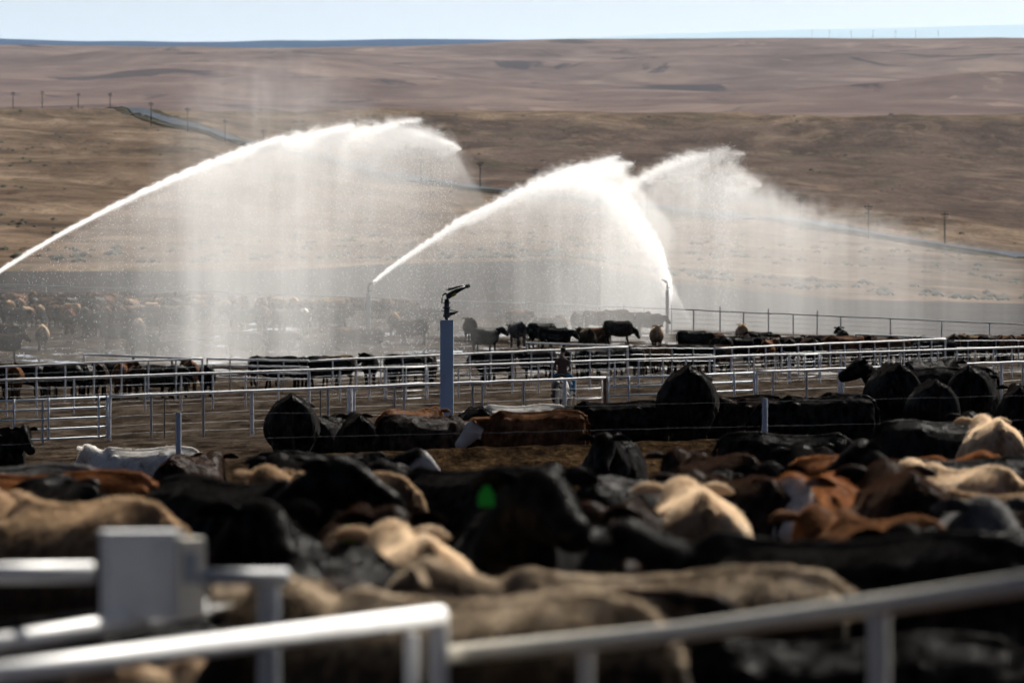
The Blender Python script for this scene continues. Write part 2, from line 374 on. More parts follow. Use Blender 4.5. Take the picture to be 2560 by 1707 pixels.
# ------------------------------------------------------------------ cattle: shapes
def ring_y(x, zt, zb, w, zw, pt, pb, n=20, y0=0.0):
    "one cross-section of a trunk at x"
    out = []
    for k in range(n):
        a = 2*math.pi*k/n
        sn, cs = math.sin(a), math.cos(a)
        p = pt if cs > 0 else pb
        y = w*math.copysign(abs(sn)**p, sn)
        z = zw+(zt-zw)*cs if cs > 0 else zw+(zw-zb)*cs
        out.append((x, y0+y, z))
    return out
def ring_dir(c, d, up, w, h, n=14, flat=1.0):
    d = Vector(d).normalized(); s = d.cross(Vector(up)).normalized(); u = s.cross(d)
    return [Vector(c)+s*(w*math.sin(2*math.pi*k/n))+u*(h*math.cos(2*math.pi*k/n)*(flat if math.cos(2*math.pi*k/n) < 0 else 1)) for k in range(n)]
def remeshed(mb, vox, smooth_it, name):
    me = mb.mesh(name+'_raw'); o = bpy.data.objects.new(name+'_raw', me); COL.objects.link(o)
    m = o.modifiers.new('r', 'REMESH'); m.mode = 'VOXEL'; m.voxel_size = vox; m.use_smooth_shade = True
    m = o.modifiers.new('s', 'SMOOTH'); m.factor = .5; m.iterations = smooth_it
    dg = bpy.context.evaluated_depsgraph_get()
    ev = o.evaluated_get(dg); em = ev.to_mesh()
    V = np.empty(len(em.vertices)*3); em.vertices.foreach_get('co', V); V = V.reshape(-1, 3)
    F = [tuple(p.vertices) for p in em.polygons]
    ev.to_mesh_clear(); bpy.data.objects.remove(o); bpy.data.meshes.remove(me)
    return V, F
def make_cow(name, neck='level', turn=0.0, lying=False, stride=0.0, tailswing=0.0, fat=1.0, vox=.023, hump=0.0):
    "one continuous steer; head along +x, hooves on z=0. neck: level / low / up / graze; turn: head yaw in degrees"
    mb = MB(); dz = -.50 if lying else 0.0
    T = [(-.885,1.22,.95,.06,1.08,1,1), (-.86,1.31,.77,.18,1.02,1.1,.9), (-.79,1.38,.63,.285,.97,1.3,.9), (-.66,1.41,.56,.340,.95,1.4,.9),
         (-.48,1.425,.55,.360,.95,1.4,.9), (-.30,1.425,.54,.370,1.00,1.4,.95), (-.10,1.395,.50,.395,.93,1.3,.95), (.12,1.375,.47,.420,.88,1.25,.95),
         (.34,1.375,.465,.415,.88,1.25,.95), (.54,1.395,.48,.370,.90,1.4,.95), (.70,1.415,.50,.320,.90,1.5,.9), (.86,1.35,.55,.26,.94,1.2,.9), (.98,1.24,.64,.18,.94,1,1), (1.04,1.06,.78,.09,.93,1,1)]
    rs = []
    for (x,zt,zb,w,zw,pt,pb) in T:
        zt += hump*math.exp(-((x-.6)/.25)**2)
        if lying: zb = max(zb-.06, .52); w *= 1.10
        rs.append([(a,b*fat,c+dz) for a,b,c in ring_y(x,zt,zb,w*1.0,zw,pt,pb)])
    mb.loft(rs)
    # hip hooks and pin bones give the angular rump
    for s in (-1, 1):
        for (c, r) in (((-.30, .195*s, 1.262), .075), ((-.80, .10*s, 1.265), .065), ((.66, .05*s, 1.355), .05)):
            c = Vector((c[0], c[1]*fat, c[2]+dz))
            mb.loft([ring_dir(c+Vector((t*r,0,0)), (1,0,0), (0,0,1), r*math.sqrt(max(.05,1-t*t)), r*math.sqrt(max(.05,1-t*t)), 8) for t in (-.98,-.6,0,.6,.98)])
    sp = [(-.86,1.37),(-.76,1.425),(-.6,1.445),(-.3,1.445),(-.05,1.412),(.15,1.398),(.36,1.398),(.55,1.415),(.72,1.438),(.9,1.37)]
    mb.tube([(x, 0, z+dz-.03+hump*math.exp(-((x-.6)/.25)**2)) for x, z in sp], [.03]+[.036]*8+[.02], 8)
    for s in (-1, 1):
        mb.loft([ring_dir(Vector((.52+.10*t, .205*s*fat, 1.08+.22*t+dz)), (.4,0,.92), (1,0,0), .075*math.sqrt(1-.9*t*t), .13*math.sqrt(1-.9*t*t), 10) for t in (-1,-.6,0,.6,1)])
    # neck and head
    poll = {'level': (1.19,1.36), 'low': (1.19,1.20), 'up': (1.16,1.48), 'graze': (1.20,.86)}[neck]
    pitch = {'level': -42, 'low': -48, 'up': -25, 'graze': -62}[neck]
    if lying and neck == 'graze': poll = (1.40, 1.0)
    base = Vector((.70,0,1.08+dz)); P = Vector((poll[0],0,poll[1]+dz))
    tr = R(turn)
    def bend(v, amt=1.0):
        f = max(0., min(1., (v.x-.72)/.62))*amt
        c, s_ = math.cos(tr*f), math.sin(tr*f); dx = v.x-.72
        return Vector((.72+dx*c-v.y*s_, v.y*c+dx*s_, v.z))
    ND = (P-base); nk = []
    for t, w in ((0,.25),(.2,.24),(.4,.215),(.6,.19),(.8,.165),(1.0,.14)):
        zt, zb = (1.33+dz)*(1-t)+(P.z+.125)*t, (.62+dz)*(1-t)+(P.z-.20)*t
        c = Vector((base.x+ND.x*t, 0, (zt+zb)/2)); nk.append([bend(v) for v in ring_dir(c, (1,0,0), (0,0,1), w, (zt-zb)/2)])
    mb.loft(nk)
    hd = Vector((math.cos(R(pitch)),0,math.sin(R(pitch)))); hu = Vector((-hd.z,0,hd.x))
    hd_r = []
    for t, w, h, o in ((-.09,.07,.06,.0),(-.05,.12,.12,.0),(.02,.145,.155,-.02),(.12,.142,.170,-.035),(.22,.122,.152,-.035),(.33,.100,.125,-.03),(.42,.097,.108,-.02),(.48,.103,.098,-.015),(.525,.088,.075,-.015),(.545,.04,.035,-.015)):
        c = P+hd*t+hu*o
        hd_r.append([bend(v) for v in ring_dir(c, hd, hu, w, h)])
    mb.loft(hd_r)
    # legs
    if not lying:
        for s in (-1, 1):
            k = stride*s
            fl = [((.64,.20*s,1.02),.15),((.62,.205*s,.80),.135),((.60,.19*s,.64),.10),((.63+k*.3,.175*s,.44),.075),((.62+k*.6,.17*s,.38),.066),((.62+k*.9,.17*s,.17),.060),((.625+k,.17*s,.10),.066),((.66+k,.17*s,.055),.062),((.67+k,.17*s,.002),.068)]
            hl = [((-.50,.19*s,1.02),.17),((-.46,.22*s,.85),.175),((-.48,.215*s,.72),.15),((-.60-k*.2,.20*s,.58),.10),((-.70-k*.4,.185*s,.49),.085),((-.70-k*.5,.18*s,.40),.072),((-.675-k*.7,.175*s,.18),.064),((-.66-k*.8,.175*s,.10),.070),((-.63-k*.8,.175*s,.055),.066),((-.62-k*.8,.175*s,.002),.072)]
            for leg in (fl, hl): mb.tube([Vector((p[0],p[1]*fat,p[2])) for p,_ in leg], [r for _,r in leg], 10)
            mb.loft([ring_dir(Vector((-.62+t*.26, .19*s*fat, .93-.02*t)), (1,0,0), (0,0,1), .155*math.sqrt(1-.93*t*t), .30*math.sqrt(1-.93*t*t), 10) for t in (-1,-.6,0,.6,1)])
    else:
        for s in (-1, 1):
            mb.tube([(.55,.24*s,.40),(.62,.30*s,.16),(.85,.28*s,.10),(.80,.24*s,.05),(.62,.24*s,.05)], [.13,.09,.075,.055,.05], 10)
            mb.tube([(-.5,.26*s,.42),(-.30,.40*s,.22),(-.10,.46*s,.12),(-.40,.48*s,.07),(-.25,.46*s,.05)], [.18,.15,.09,.07,.06], 10)
    V, F = remeshed(mb, vox, 4, name)
    nb = len(V); out = MB(); out.V = [tuple(v) for v in V]; out.F = list(F)
    # ears, tail (thin, kept after the remesh; same mesh)
    for s in (-1, 1):
        e0 = P+hd*.03+hu*.055; rings = []
        for t, w in ((0,.024),(.25,.044),(.5,.054),(.75,.042),(.93,.022),(1.0,.006)):
            c = e0+Vector((-.02-.03*t, s*(.10+.23*t), .015+.03*math.sin(t*2.6)-.03*t))
            rings.append([bend(v) for v in ring_dir(c, (-.12,s,0), hu+hd*.3*0, .020*(1-t*.6), w, 8)])
        out.loft(rings)
    th = Vector((-.86,0,1.27+dz))
    if not lying:
        tp = [th+Vector((.10,0,.06)), th+Vector((-.02,0,.035)), th+Vector((-.075,0,-.07)), th+Vector((-.075,tailswing*.3,-.30)), th+Vector((-.06,tailswing*.6,-.55)), th+Vector((-.06,tailswing,-.72)), th+Vector((-.06,tailswing,-.88)), th+Vector((-.05,tailswing,-1.0))]
    else:
        tp = [th+Vector((.10,0,.06)), th+Vector((-.02,0,.03)), th+Vector((-.08,0,-.1)), th+Vector((-.10,.05,-.4)), th+Vector((-.12,.15,-.62)), th+Vector((-.16,.25,-.72)), th+Vector((-.2,.35,-.73)), th+Vector((-.22,.4,-.74))]
    out.tube(tp, [.055,.05,.036,.027,.022,.035,.045,.008], 8)
    out.V = [(v[0]*.9, v[1], v[2]) for v in out.V]
    me = out.mesh(name)
    # masks: face (head) and where the body is low (mud)
    A = np.array(out.V); q9 = np.array((.9,1,1)); Pb = np.array(bend(P))*q9; Mz = np.array(bend(P+hd*.5))*q9; ax = Mz-Pb; L = np.linalg.norm(ax); ax /= L
    t = (A-Pb)@ax; rad = np.linalg.norm(A-Pb-np.outer(t, ax), axis=1)
    face = np.clip((t+.02)/.06, 0, 1)*(rad < .22)
    at = me.attributes.new('face', 'FLOAT', 'POINT'); at.data.foreach_set('value', face.astype(np.float32))
    ee = bend(P+hd*.03+hu*.055+Vector((-.045, -.25, -.01)))       # tip of the right ear: where a tag hangs
    el = bend(P+hd*.03+hu*.055+Vector((-.045, .25, -.01)))
    me['tag_r'] = (ee.x*.9, ee.y, ee.z); me['tag_l'] = (el.x*.9, el.y, el.z)
    return me
# ------------------------------------------------------------------ pen fences
def mat_paint(name, c, rough=.45, dirt=.35, rust=.0):
    n = NT(name); P = n.coord('Object'); G = n.n('ShaderNodeNewGeometry').outputs['Position']
    d = n.noise(G, 3.0, 5, .65); f = n.noise(G, 22, 4, .6)
    col = n.mix(n.math('MULTIPLY', n.maprange(d, .48, .72), dirt), c, (.22,.19,.15))
    if rust: col = n.mix(n.math('MULTIPLY', n.maprange(f, .60, .70), rust), col, (.12,.05,.02))
    return n.surf(n.pbr(col, n.math('ADD', rough, n.math('MULTIPLY', f, .15)), .5, normal=n.bump(f, .25, .004)))
M_WHITE = mat_paint('white_pipe_paint', (.82,.83,.84), .45, .4, .3)
M_GREYPIPE = mat_paint('grey_pipe_paint', (.34,.36,.39), .5, .5, .3)
M_BLUEPIPE = mat_paint('pale_blue_gate_paint', (.50,.56,.63), .45, .4)
M_DARKPOST = mat_paint('weathered_post', (.11,.11,.125), .7, .5)
M_RUST = mat_paint('rusty_post', (.10,.06,.04), .8, .6, .6)
def mat_wire():
    n = NT('galvanised_wire'); return n.surf(n.pbr((.30,.31,.33), .5, .3, .2))
M_WIRE = mat_wire(); M_NEAR = mat_paint('foreground_pipe_paint', (.84,.84,.83), .4, .3, .15); M_CREAM = mat_paint('cream_rail_paint', (.80,.74,.62), .4, .3)
_postmesh = {}
def post_mesh(r, square=False):
    k = (r, square)
    if k not in _postmesh:
        mb = MB()
        if square: mb.box((0,0,.5), (2*r, 2*r, 1))
        else: mb.tube([(0,0,0),(0,0,.985),(0,0,1)], [r, r, r*.8], 10)
        me = mb.mesh('post'); sharp(me, 50); _postmesh[k] = me
    return _postmesh[k]
def add_post(par, x, y, z0, z1, r, mat, name='post', square=False):
    me = post_mesh(r, square)
    if len(me.materials) == 0: me.materials.append(mat)
    o = bpy.data.objects.new(name, me); COL.objects.link(o); o.parent = par
    o.location = (x-par.location.x, y-par.location.y, z0-par.location.z); o.scale = (1, 1, z1-z0)
    o.material_slots[0].link = 'OBJECT'; o.material_slots[0].material = mat
    return o
def rail_obj(par, pts, r, mat, name, n=8):
    mb = MB(); L = par.location; mb.tube([Vector(p)-L for p in pts], r, n)
    return obj(name, mb.mesh(name), mat, par)
class Fence:
    "a straight run: end points as (px, photo row of the top rail, distance)"
    def __init__(s, name, label, p0, p1, group='pipe and cable pen fences'):
        s.a, s.b = wpt(*p0), wpt(*p1); s.root = empty(name, (s.a.x, s.a.y, ground_z(s.a.x, s.a.y)))
        tag(s.root, label, 'fence', group)
    def at_px(s, px):
        "point of the top rail seen at column px"
        k = (px-CX)/F_PX; a, d = s.a, s.b-s.a
        t = (k*a.y-a.x)/(d.x-k*d.y); return s.a+d*t, t
    def top(s, t): return s.a+(s.b-s.a)*t
    def posts(s, pxs, r, mat, extra=0.0, sink=.25, square=False):
        for px in pxs:
            p, t = s.at_px(px); g = ground_z(p.x, p.y)
            add_post(s.root, p.x, p.y, g-sink, p.z-.012+extra, r, mat, square=square)
    def rail(s, t0, t1, r, mat, dz=0.0, name='top_rail', wob=.012, seg=28):
        pts = []
        for i in range(seg+1):
            p = s.top(t0+(t1-t0)*i/seg)+Vector((0,0,dz)); p.z += random.uniform(-wob, wob); pts.append(p)
        return rail_obj(s.root, pts, r, mat, name)
    def wires(s, t0, t1, dzs, r=.006, mat=None, seg=40, sag=.012):
        for dz in dzs:
            pts = []
            for i in range(seg+1):
                p = s.top(t0+(t1-t0)*i/seg); p.z += dz+random.uniform(-sag, sag); pts.append(p)
            rail_obj(s.root, pts, r, mat or M_WIRE, 'wire', 5)
def t_of(f, px): return f.at_px(px)[1]
def gate(name, label, f, px0, px1, nbar, drop, mat, post_mat=None, uprights=(), r=.026, group='pipe gates in the pen fences', off=0.0):
    "a pipe gate hung in fence f between two columns"
    a, _ = f.at_px(px0); b, _ = f.at_px(px1); off_v = Vector((0, -off, 0)); a = a+off_v; b = b+off_v
    root = empty(name, (a.x, a.y, a.z-drop)); tag(root, label, 'gate', group)
    for i in range(nbar):
        dz = -drop*i/(nbar-1)-.02
        rail_obj(root, [a+Vector((0,0,dz)), (a+b)/2+Vector((0,0,dz-.01)), b+Vector((0,0,dz))], r, mat, 'bar')
    for k in (0, 1)+tuple(uprights):
        p = a+(b-a)*k; rail_obj(root, [p+Vector((0,-.01,.03)), p+Vector((0,-.01,-drop-.05))], r*1.05, mat, 'upright')
    return root
GR = 'pipe and cable pen fences'
# fence A: near side of the alley, behind the standing cattle
fA = Fence('pipe_fence', 'nearest white pipe and cable fence of the alley, right behind the black cattle', (-60, 1003, 184.6), (2640, 902, 210))
fA.rail(t_of(fA, 273), t_of(fA, 1513), .050, M_WHITE); fA.rail(t_of(fA, 1891), 1, .050, M_WHITE)
fA.posts((107, 378, 509, 820, 987, 1010, 1182, 1206, 1309, 1932, 2017, 2180, 2262, 2340, 2420, 2557), .040, M_GREYPIPE)
fA.posts((273, 630, 872, 884, 1412, 1891, 2099, 2106, 2503), .062, M_WHITE)
fA.posts((411, 801), .022, M_DARKPOST); fA.posts((1513,), .055, M_RUST)
fA.wires(t_of(fA, 273), t_of(fA, 1513), (-.34, -.66, -.98, -1.25), .007); fA.wires(t_of(fA, 1891), 1, (-.34, -.66, -.98, -1.25), .007)
gate('pipe_gate', 'pale blue five bar gate at the left edge of the alley fence', fA, -40, 268, 5, 1.30, M_BLUEPIPE, uprights=(.24, .52, .93), r=.036)
gate('pipe_gate', 'pale blue pipe gate partly hidden behind the tall black steer', fA, 1520, 1886, 5, 1.25, M_BLUEPIPE, uprights=(.14, .86), r=.036)
gate('pipe_gate', 'short white gate panel beside the rider on the horse', fA, 1440, 1506, 4, 1.05, M_WHITE, off=-1.2, r=.02)
# fence B: far side of the alley
fB = Fence('pipe_fence', 'white pipe fence along the far side of the alley, second from the camera', (-60, 952, 225), (2640, 865, 259))
fB.rail(0, 1, .046, M_WHITE)
fB.posts((16, 92, 185, 277, 363, 453, 532, 614, 696, 850, 924, 1146, 1213, 1281, 1346, 1410, 1475, 1537, 1597, 1657, 1715, 1774, 1828, 1885, 1939, 2103, 2152, 2201, 2251, 2298, 2345, 2392, 2438, 2484, 2530, 2575), .036, M_WHITE)
fB.posts((772, 964, 1067, 1973, 2049), .065, M_WHITE)
fB.wires(0, 1, (-.36, -.70, -1.02), .007)
gate('pipe_gate', 'white barred gate left of the near sprinkler post, in the far alley fence', fB, 966, 1065, 5, 1.3, M_WHITE, r=.026, uprights=(.5,), off=.12)
gate('pipe_gate', 'white barred gate left of the pair of black steers facing away at right', fB, 1975, 2047, 5, 1.3, M_WHITE, r=.026, uprights=(.5,), off=.12)
# fence C: front of the pens beyond the alley
fC = Fence('pipe_fence', 'white pipe fence in front of the crowded pen at left', (-60, 919, 243), (506, 896, 247))
fC.rail(0, 1, .042, M_WHITE); fC.posts((16, 91, 163, 235, 304, 371, 440), .036, M_WHITE); fC.posts((506,), .05, M_WHITE); fC.wires(0, 1, (-.35, -.7, -1.03), .007)
f = Fence('pipe_fence', 'grey cross fence running back behind the crowded pen at left', (211, 886, 292), (506, 897.5, 249))
f.rail(0, 1, .05, M_GREYPIPE, wob=.004); f.posts((211, 334, 430), .05, M_GREYPIPE); f.wires(0, 1, (-.4, -.8), .007)
f = Fence('pipe_fence', 'low shiny rail panel between the two crowded pens at left', (518, 897, 252), (771, 902, 249.5))
f.rail(0, 1, .045, M_WHITE)
for dz in (-.28, -.55, -.82): f.rail(0, 1, .040, M_WHITE, dz, 'rail')
f.posts((518, 575, 644, 709), .032, M_GREYPIPE)
fC3 = Fence('pipe_fence', 'white pipe fence in front of the pen behind the near sprinkler post', (772, 902, 250), (1569, 867, 262))
fC3.rail(0, 1, .044, M_WHITE); fC3.posts((832, 891, 952, 1007, 1064, 1120, 1175, 1227, 1280, 1328, 1380, 1427, 1475, 1523), .035, M_WHITE); fC3.posts((1569,), .05, M_WHITE); fC3.wires(0, 1, (-.35, -.7, -1.03), .007)
f = Fence('pipe_fence', 'grey cross fence behind the rider, running back into the wet pen', (1317, 857, 296), (1569, 866, 264))
f.rail(0, 1, .05, M_GREYPIPE, wob=.004); f.posts((1317, 1443), .05, M_GREYPIPE); f.wires(0, 1, (-.4, -.8), .007)
f = Fence('cable_fence', 'thin cable fence closing the gap in the pens right of the rider', (1575, 870, 266), (1786, 871, 270)); f.wires(0, 1, (0, -.3, -.6), .016); f.posts((1626, 1680, 1733), .03, M_GREYPIPE)
fC6 = Fence('pipe_fence', 'white pipe fence in front of the long crowded pen at right', (1786, 871, 268), (2363, 847, 284))
fC6.rail(0, 1, .042, M_WHITE); fC6.posts((1786, 1830, 1872, 1914, 1954, 1996, 2037, 2075, 2112, 2150, 2187, 2222, 2260, 2297, 2329), .034, M_WHITE); fC6.posts((2363,), .05, M_WHITE); fC6.wires(0, 1, (-.35, -.7, -1.03), .007)
f = Fence('pipe_fence', 'grey cross fence behind the long crowded pen at right', (2140, 836, 318), (2363, 846, 286))
f.rail(0, 1, .055, M_GREYPIPE, wob=.004); f.posts((2140, 2226), .05, M_GREYPIPE); f.wires(0, 1, (-.4,), .007)
f = Fence('cable_fence', 'thin cable fence at the far right, past the end of the long pen', (2368, 852, 290), (2700, 850, 296)); f.wires(0, 1, (0, -.35, -.7), .014); f.posts((2420, 2490, 2546), .035, M_GREYPIPE)
# fence D: back of the sprinkled pen
fD = Fence('pipe_fence', 'hazy grey pipe fence along the back of the sprinkled pen, left half', (-80, 708, 396), (1315, 759, 378))
fD.rail(0, 1, .035, M_GREYPIPE, wob=.02); fD.posts(range(40, 1300, 67), .03, M_GREYPIPE); fD.wires(0, 1, (-.4, -.75, -1.1), .007)
fD2 = Fence('pipe_fence', 'grey pipe fence along the back of the sprinkled pen, right half', (1315, 757, 378), (2700, 817, 368))
fD2.rail(0, 1, .042, M_GREYPIPE, wob=.02); fD2.posts((1343, 1369, 1494, 1610, 1734, 1859, 1983, 2102, 2226, 2354, 2474, 2590), .042, M_GREYPIPE)
fD2.posts((1441, 1560, 1679, 1800, 1921, 2043), .040, M_GREYPIPE, extra=.32); fD2.posts((1315,), .065, M_GREYPIPE, extra=.42)
fD2.wires(0, 1, (-.3, -.6, -.9, -1.2), .007)
p, _ = fD2.at_px(1317); q, _ = fD2.at_px(1369); rail_obj(fD2.root, [p+Vector((0,0,-.35)), q+Vector((0,0,-1.2))], .02, M_GREYPIPE, 'brace')
# wire fence in front of the mound
fW = Fence('wire_fence', 'two strand wire fence on thin posts in front of the black cattle on the mound', (-100, 1052, 88.2), (2700, 985, 88.2))
fW.wires(0, 1, (0, -.38), .0032, M_DARKPOST, seg=60, sag=.008)
fW.posts((446, 1912), .045, M_BLUEPIPE, extra=.06)

# ------------------------------------------------------------------ blurred rails next to the camera
def near_rail(name, label, pts, r, mat=M_NEAR, posts=(), pr=.034, group='blurred foreground rails'):
    P = [wpt(*p) for p in pts]; root = empty(name, (P[0].x, P[0].y, 0)); tag(root, label, 'railing', group)
    rail_obj(root, P, r, mat, 'rail', 16)
    for (px, d, ytop, rr) in posts:
        q = wpt(px, ytop, d); add_post(root, q.x, q.y, -.2, q.z, rr, mat)
    return root
near_rail('foreground_rail', 'lowest thick white rail at bottom left, nearest the camera', [(-260, 1718, 16.6), (300, 1643, 18.0), (1098, 1537, 20.6)], .0365, posts=((1098, 20.63, 1540, .0365), (1030, 20.8, 1580, .03), (-200, 16.7, 1712, .036)))
rl = near_rail('foreground_rail', 'white rail ending in mid frame above the lowest rail at left', [(-260, 1650, 18.5), (300, 1556, 20.6), (612, 1503, 22.2)], .0355, posts=((-200, 18.7, 1640, .035),))
near_rail('foreground_rail', 'long cream rail crossing the bottom right corner', [(1122, 1636, 20.8), (1700, 1580, 19.0), (2200, 1511, 17.6), (2760, 1430, 16.2)], .033, mat=M_CREAM, posts=((1466, 19.7, 1606, .028), (2198, 17.62, 1515, .034), (1135, 20.85, 1640, .03)))
near_rail('foreground_rail', 'short lower rail below the end of the lowest white rail', [(760, 1722, 21.6), (880, 1700, 21.6), (1090, 1672, 21.6)], .03)
near_rail('foreground_rail', 'blue grey rail at left edge running into the pale steel box', [(-300, 1436, 19.6), (232, 1430, 19.8)], .036, posts=((-200, 19.6, 1440, .035),))
# the square sheet-steel post with a bolted side channel
sq = wpt(372, 1334, 20.75); bz = wpt(372, 1545, 20.75).z; root = empty('steel_box', (sq.x, sq.y, bz)); tag(root, 'blurred pale steel box standing on the foreground rail at left', 'box')
hb = sq.z-bz
mb = MB(); mb.box((-.03, 0, hb/2), (.265, .20, hb), R(14)); mb.build('box_body', M_NEAR, root, False)
mb = MB(); mb.box((.145, -.02, hb/2-.004), (.10, .15, hb-.02), R(14)); mb.build('side_channel', M_CREAM, root, False)
mb = MB(); mb.box((-.03, 0, hb+.006), (.28, .215, .012), R(14)); mb.build('lid', M_NEAR, root, False)
mb = MB(); mb.box((.155, -.10, hb-.12), (.05, .012, .11), R(14)); mb.build('latch_plate', M_GREYPIPE, root, False)
tb = wpt(604, 1440, 20.4); root = empty('gate_latch_post', (tb.x, tb.y, 0)); tag(root, 'blurred grey post and stub bar beside the pale steel box', 'post')
mb = MB(); a, b = wpt(500, 1442, 20.3), wpt(716, 1440, 20.5); mb.tube([a-root.location, b-root.location], .029, 12); mb.build('stub_bar', M_GREYPIPE, root)
q = wpt(672, 1442, 20.55); add_post(root, q.x, q.y, -.2, q.z, .042, M_GREYPIPE, 'post')

# ------------------------------------------------------------------ sprinklers
def mat_simple(name, c, rough=.5, spec=.5, metal=0.):
    n = NT(name); G = n.coord('Object'); f = n.noise(G, 30, 4, .6)
    return n.surf(n.pbr(n.mix(n.math('MULTIPLY', f, .5), c, tuple(v*.6 for v in c)), rough, spec, metal, normal=n.bump(f, .15, .003)))
M_POSTBLUE = mat_paint('sprinkler_post_paint', (.50,.70,.90), .5, .12)
M_BLACKMETAL = mat_simple('black_cast_metal', (.012,.012,.014), .35)
M_GREENMETAL = mat_simple('dark_teal_metal', (.03,.055,.065), .35)
M_YELLOW = mat_simple('yellow_decal', (.45,.30,.02), .4)
M_STEEL = mat_simple('bright_steel', (.6,.6,.62), .22, .5, .9)
def sprinkler(px, ytop, d, w, label, yaw=0.0, pitch=24, square=True, post_mat=None, s=1.0):
    "sheet steel post with an impact gun; returns nozzle tip"
    t = wpt(px, ytop, d); g = ground_z(t.x, t.y)
    root = empty('sprinkler_gun', (t.x, t.y, g)); tag(root, label, 'sprinkler', 'pen sprinklers on posts')
    H = t.z-g; mb = MB()
    if square: mb.box((0,0,H/2-.15), (w, w, H+.3))
    else: mb.tube([(0,0,-.3),(0,0,H)], w/2, 16)
    me = mb.mesh('post', False); post = obj('post', me, post_mat or M_POSTBLUE, root)
    mb = MB(); mb.box((0,0,H+.006), (w*1.03, w*1.03, .012)) ; cp = obj('cap_plate', mb.mesh('cap_plate', False), M_STEEL, root)
    mb = MB(); mb.tube([(0,0,H+.012),(0,0,H+.05),(0,0,H+.055),(0,0,H+.10)], [.035*s,.04*s,.06*s,.062*s], 14)
    mb.tube([(0,0,H+.10*s),(0,0,H+.26*s)], .062*s, 16); br = obj('riser', mb.mesh('riser'), M_GREENMETAL, root)
    mb = MB()
    for z in (.09, .26, .37): mb.tube([(0,0,H+z*s-.008),(0,0,H+z*s+.010)], .082*s, 18)
    mb.tube([(0,0,H+.27*s),(0,0,H+.37*s)], .056*s, 14); sharp(obj('flange', mb.mesh('flange'), M_BLACKMETAL, root).data, 40)
    mb = MB()
    for k in range(8):
        a = k*math.pi/4
        for z in (.10, .27): mb.tube([(math.cos(a)*.07*s, math.sin(a)*.07*s, H+z*s-.03), (math.cos(a)*.07*s, math.sin(a)*.07*s, H+z*s+.03)], .008*s, 6)
    obj('bolts', mb.mesh('bolts'), M_STEEL, root)
    mb = MB(); mb.tube([(.06*s,0,H+.13*s),(.16*s,0,H+.155*s),(.245*s,0,H+.19*s)], [.035*s,.03*s,.006*s], 8); mb.tube([(.06*s,0,H+.22*s),(.14*s,0,H+.21*s),(.24*s,0,H+.19*s)], [.012*s,.010*s,.006*s], 6); mb.tube([(.08*s,.05*s,H+.12*s),(.19*s,.05*s,H+.16*s)], .014*s, 6); mb.tube([(-.06*s,0,H+.19*s),(-.115*s,0,H+.215*s),(-.12*s,0,H+.225*s)], .008*s, 6)
    obj('stop_ring', mb.mesh('stop_ring'), M_BLACKMETAL, root)
    # swivel gun: elbow, tapered barrel, nozzle ring, drive arm
    gun = empty('gun', (0,0,H+.37*s), R(yaw)); gun.parent = root
    P = math.tan(R(pitch)); mb = MB()
    mb.tube([(0,0,0),(.0,0,.07*s),(.015*s,0,.12*s),(.06*s,0,.165*s),(.12*s,0,.20*s)], [.052*s,.05*s,.055*s,.06*s,.056*s], 14)
    mb.tube([(.10*s,0,.19*s),(.22*s,0,.255*s),(.40*s,0,.335*s)], [.060*s,.047*s,.026*s], 14)
    e = Vector((.40*s,0,.335*s)); mb.tube([e, e+Vector((.02*s,0,.009*s)), e+Vector((.055*s,0,.025*s))], [.03*s,.045*s,.045*s], 14)
    mb.tube([e+Vector((.06*s,0,.028*s)), e+Vector((.085*s,0,.04*s))], .042*s, 12)
    obj('barrel', mb.mesh('barrel'), M_BLACKMETAL, gun)
    mb = MB(); mb.tube([(.03*s,-.045*s,.27*s),(.15*s,-.045*s,.31*s),(.39*s,-.02*s,.385*s)], [.018*s,.024*s,.010*s], 8); mb.box((.08*s,-.045*s,.295*s), (.10*s,.02*s,.045*s)); mb.tube([(.03*s,-.045*s,.275*s),(-.03*s,-.045*s,.285*s)], [.012*s,.004*s], 6)
    obj('drive_arm', mb.mesh('drive_arm'), M_BLACKMETAL, gun)
    mb = MB(); mb.tube([(.04*s,0,.17*s),(-.03*s,0,.20*s),(-.085*s,0,.165*s),(-.10*s,0,.09*s),(-.105*s,0,-.02*s)], [.03*s,.022*s,.018*s,.014*s,.008*s], 8)
    obj('counterweight', mb.mesh('counterweight'), M_BLACKMETAL, gun)
    mb = MB(); mb.tube([(.10*s,-.012*s,.165*s),(.19*s,-.012*s,.205*s)], .045*s, 10); obj('decal_band', mb.mesh('decal_band'), M_YELLOW, gun)
    return root.matrix_basis @ Vector((0,0,0)), t
sprinkler(1117, 801, 120, .275, 'tall blue grey square post with idle black sprinkler gun, nearest of all', 0, s=1.0)
sprinkler(921, 733, 336, .27, 'slim white sprinkler post in the mist throwing water to the right', 0, s=.9, post_mat=M_WHITE)
sprinkler(1668, 725, 368, .22, 'grey sprinkler post by the back fence throwing water to the left', 140, s=.9, square=False, post_mat=M_GREYPIPE)
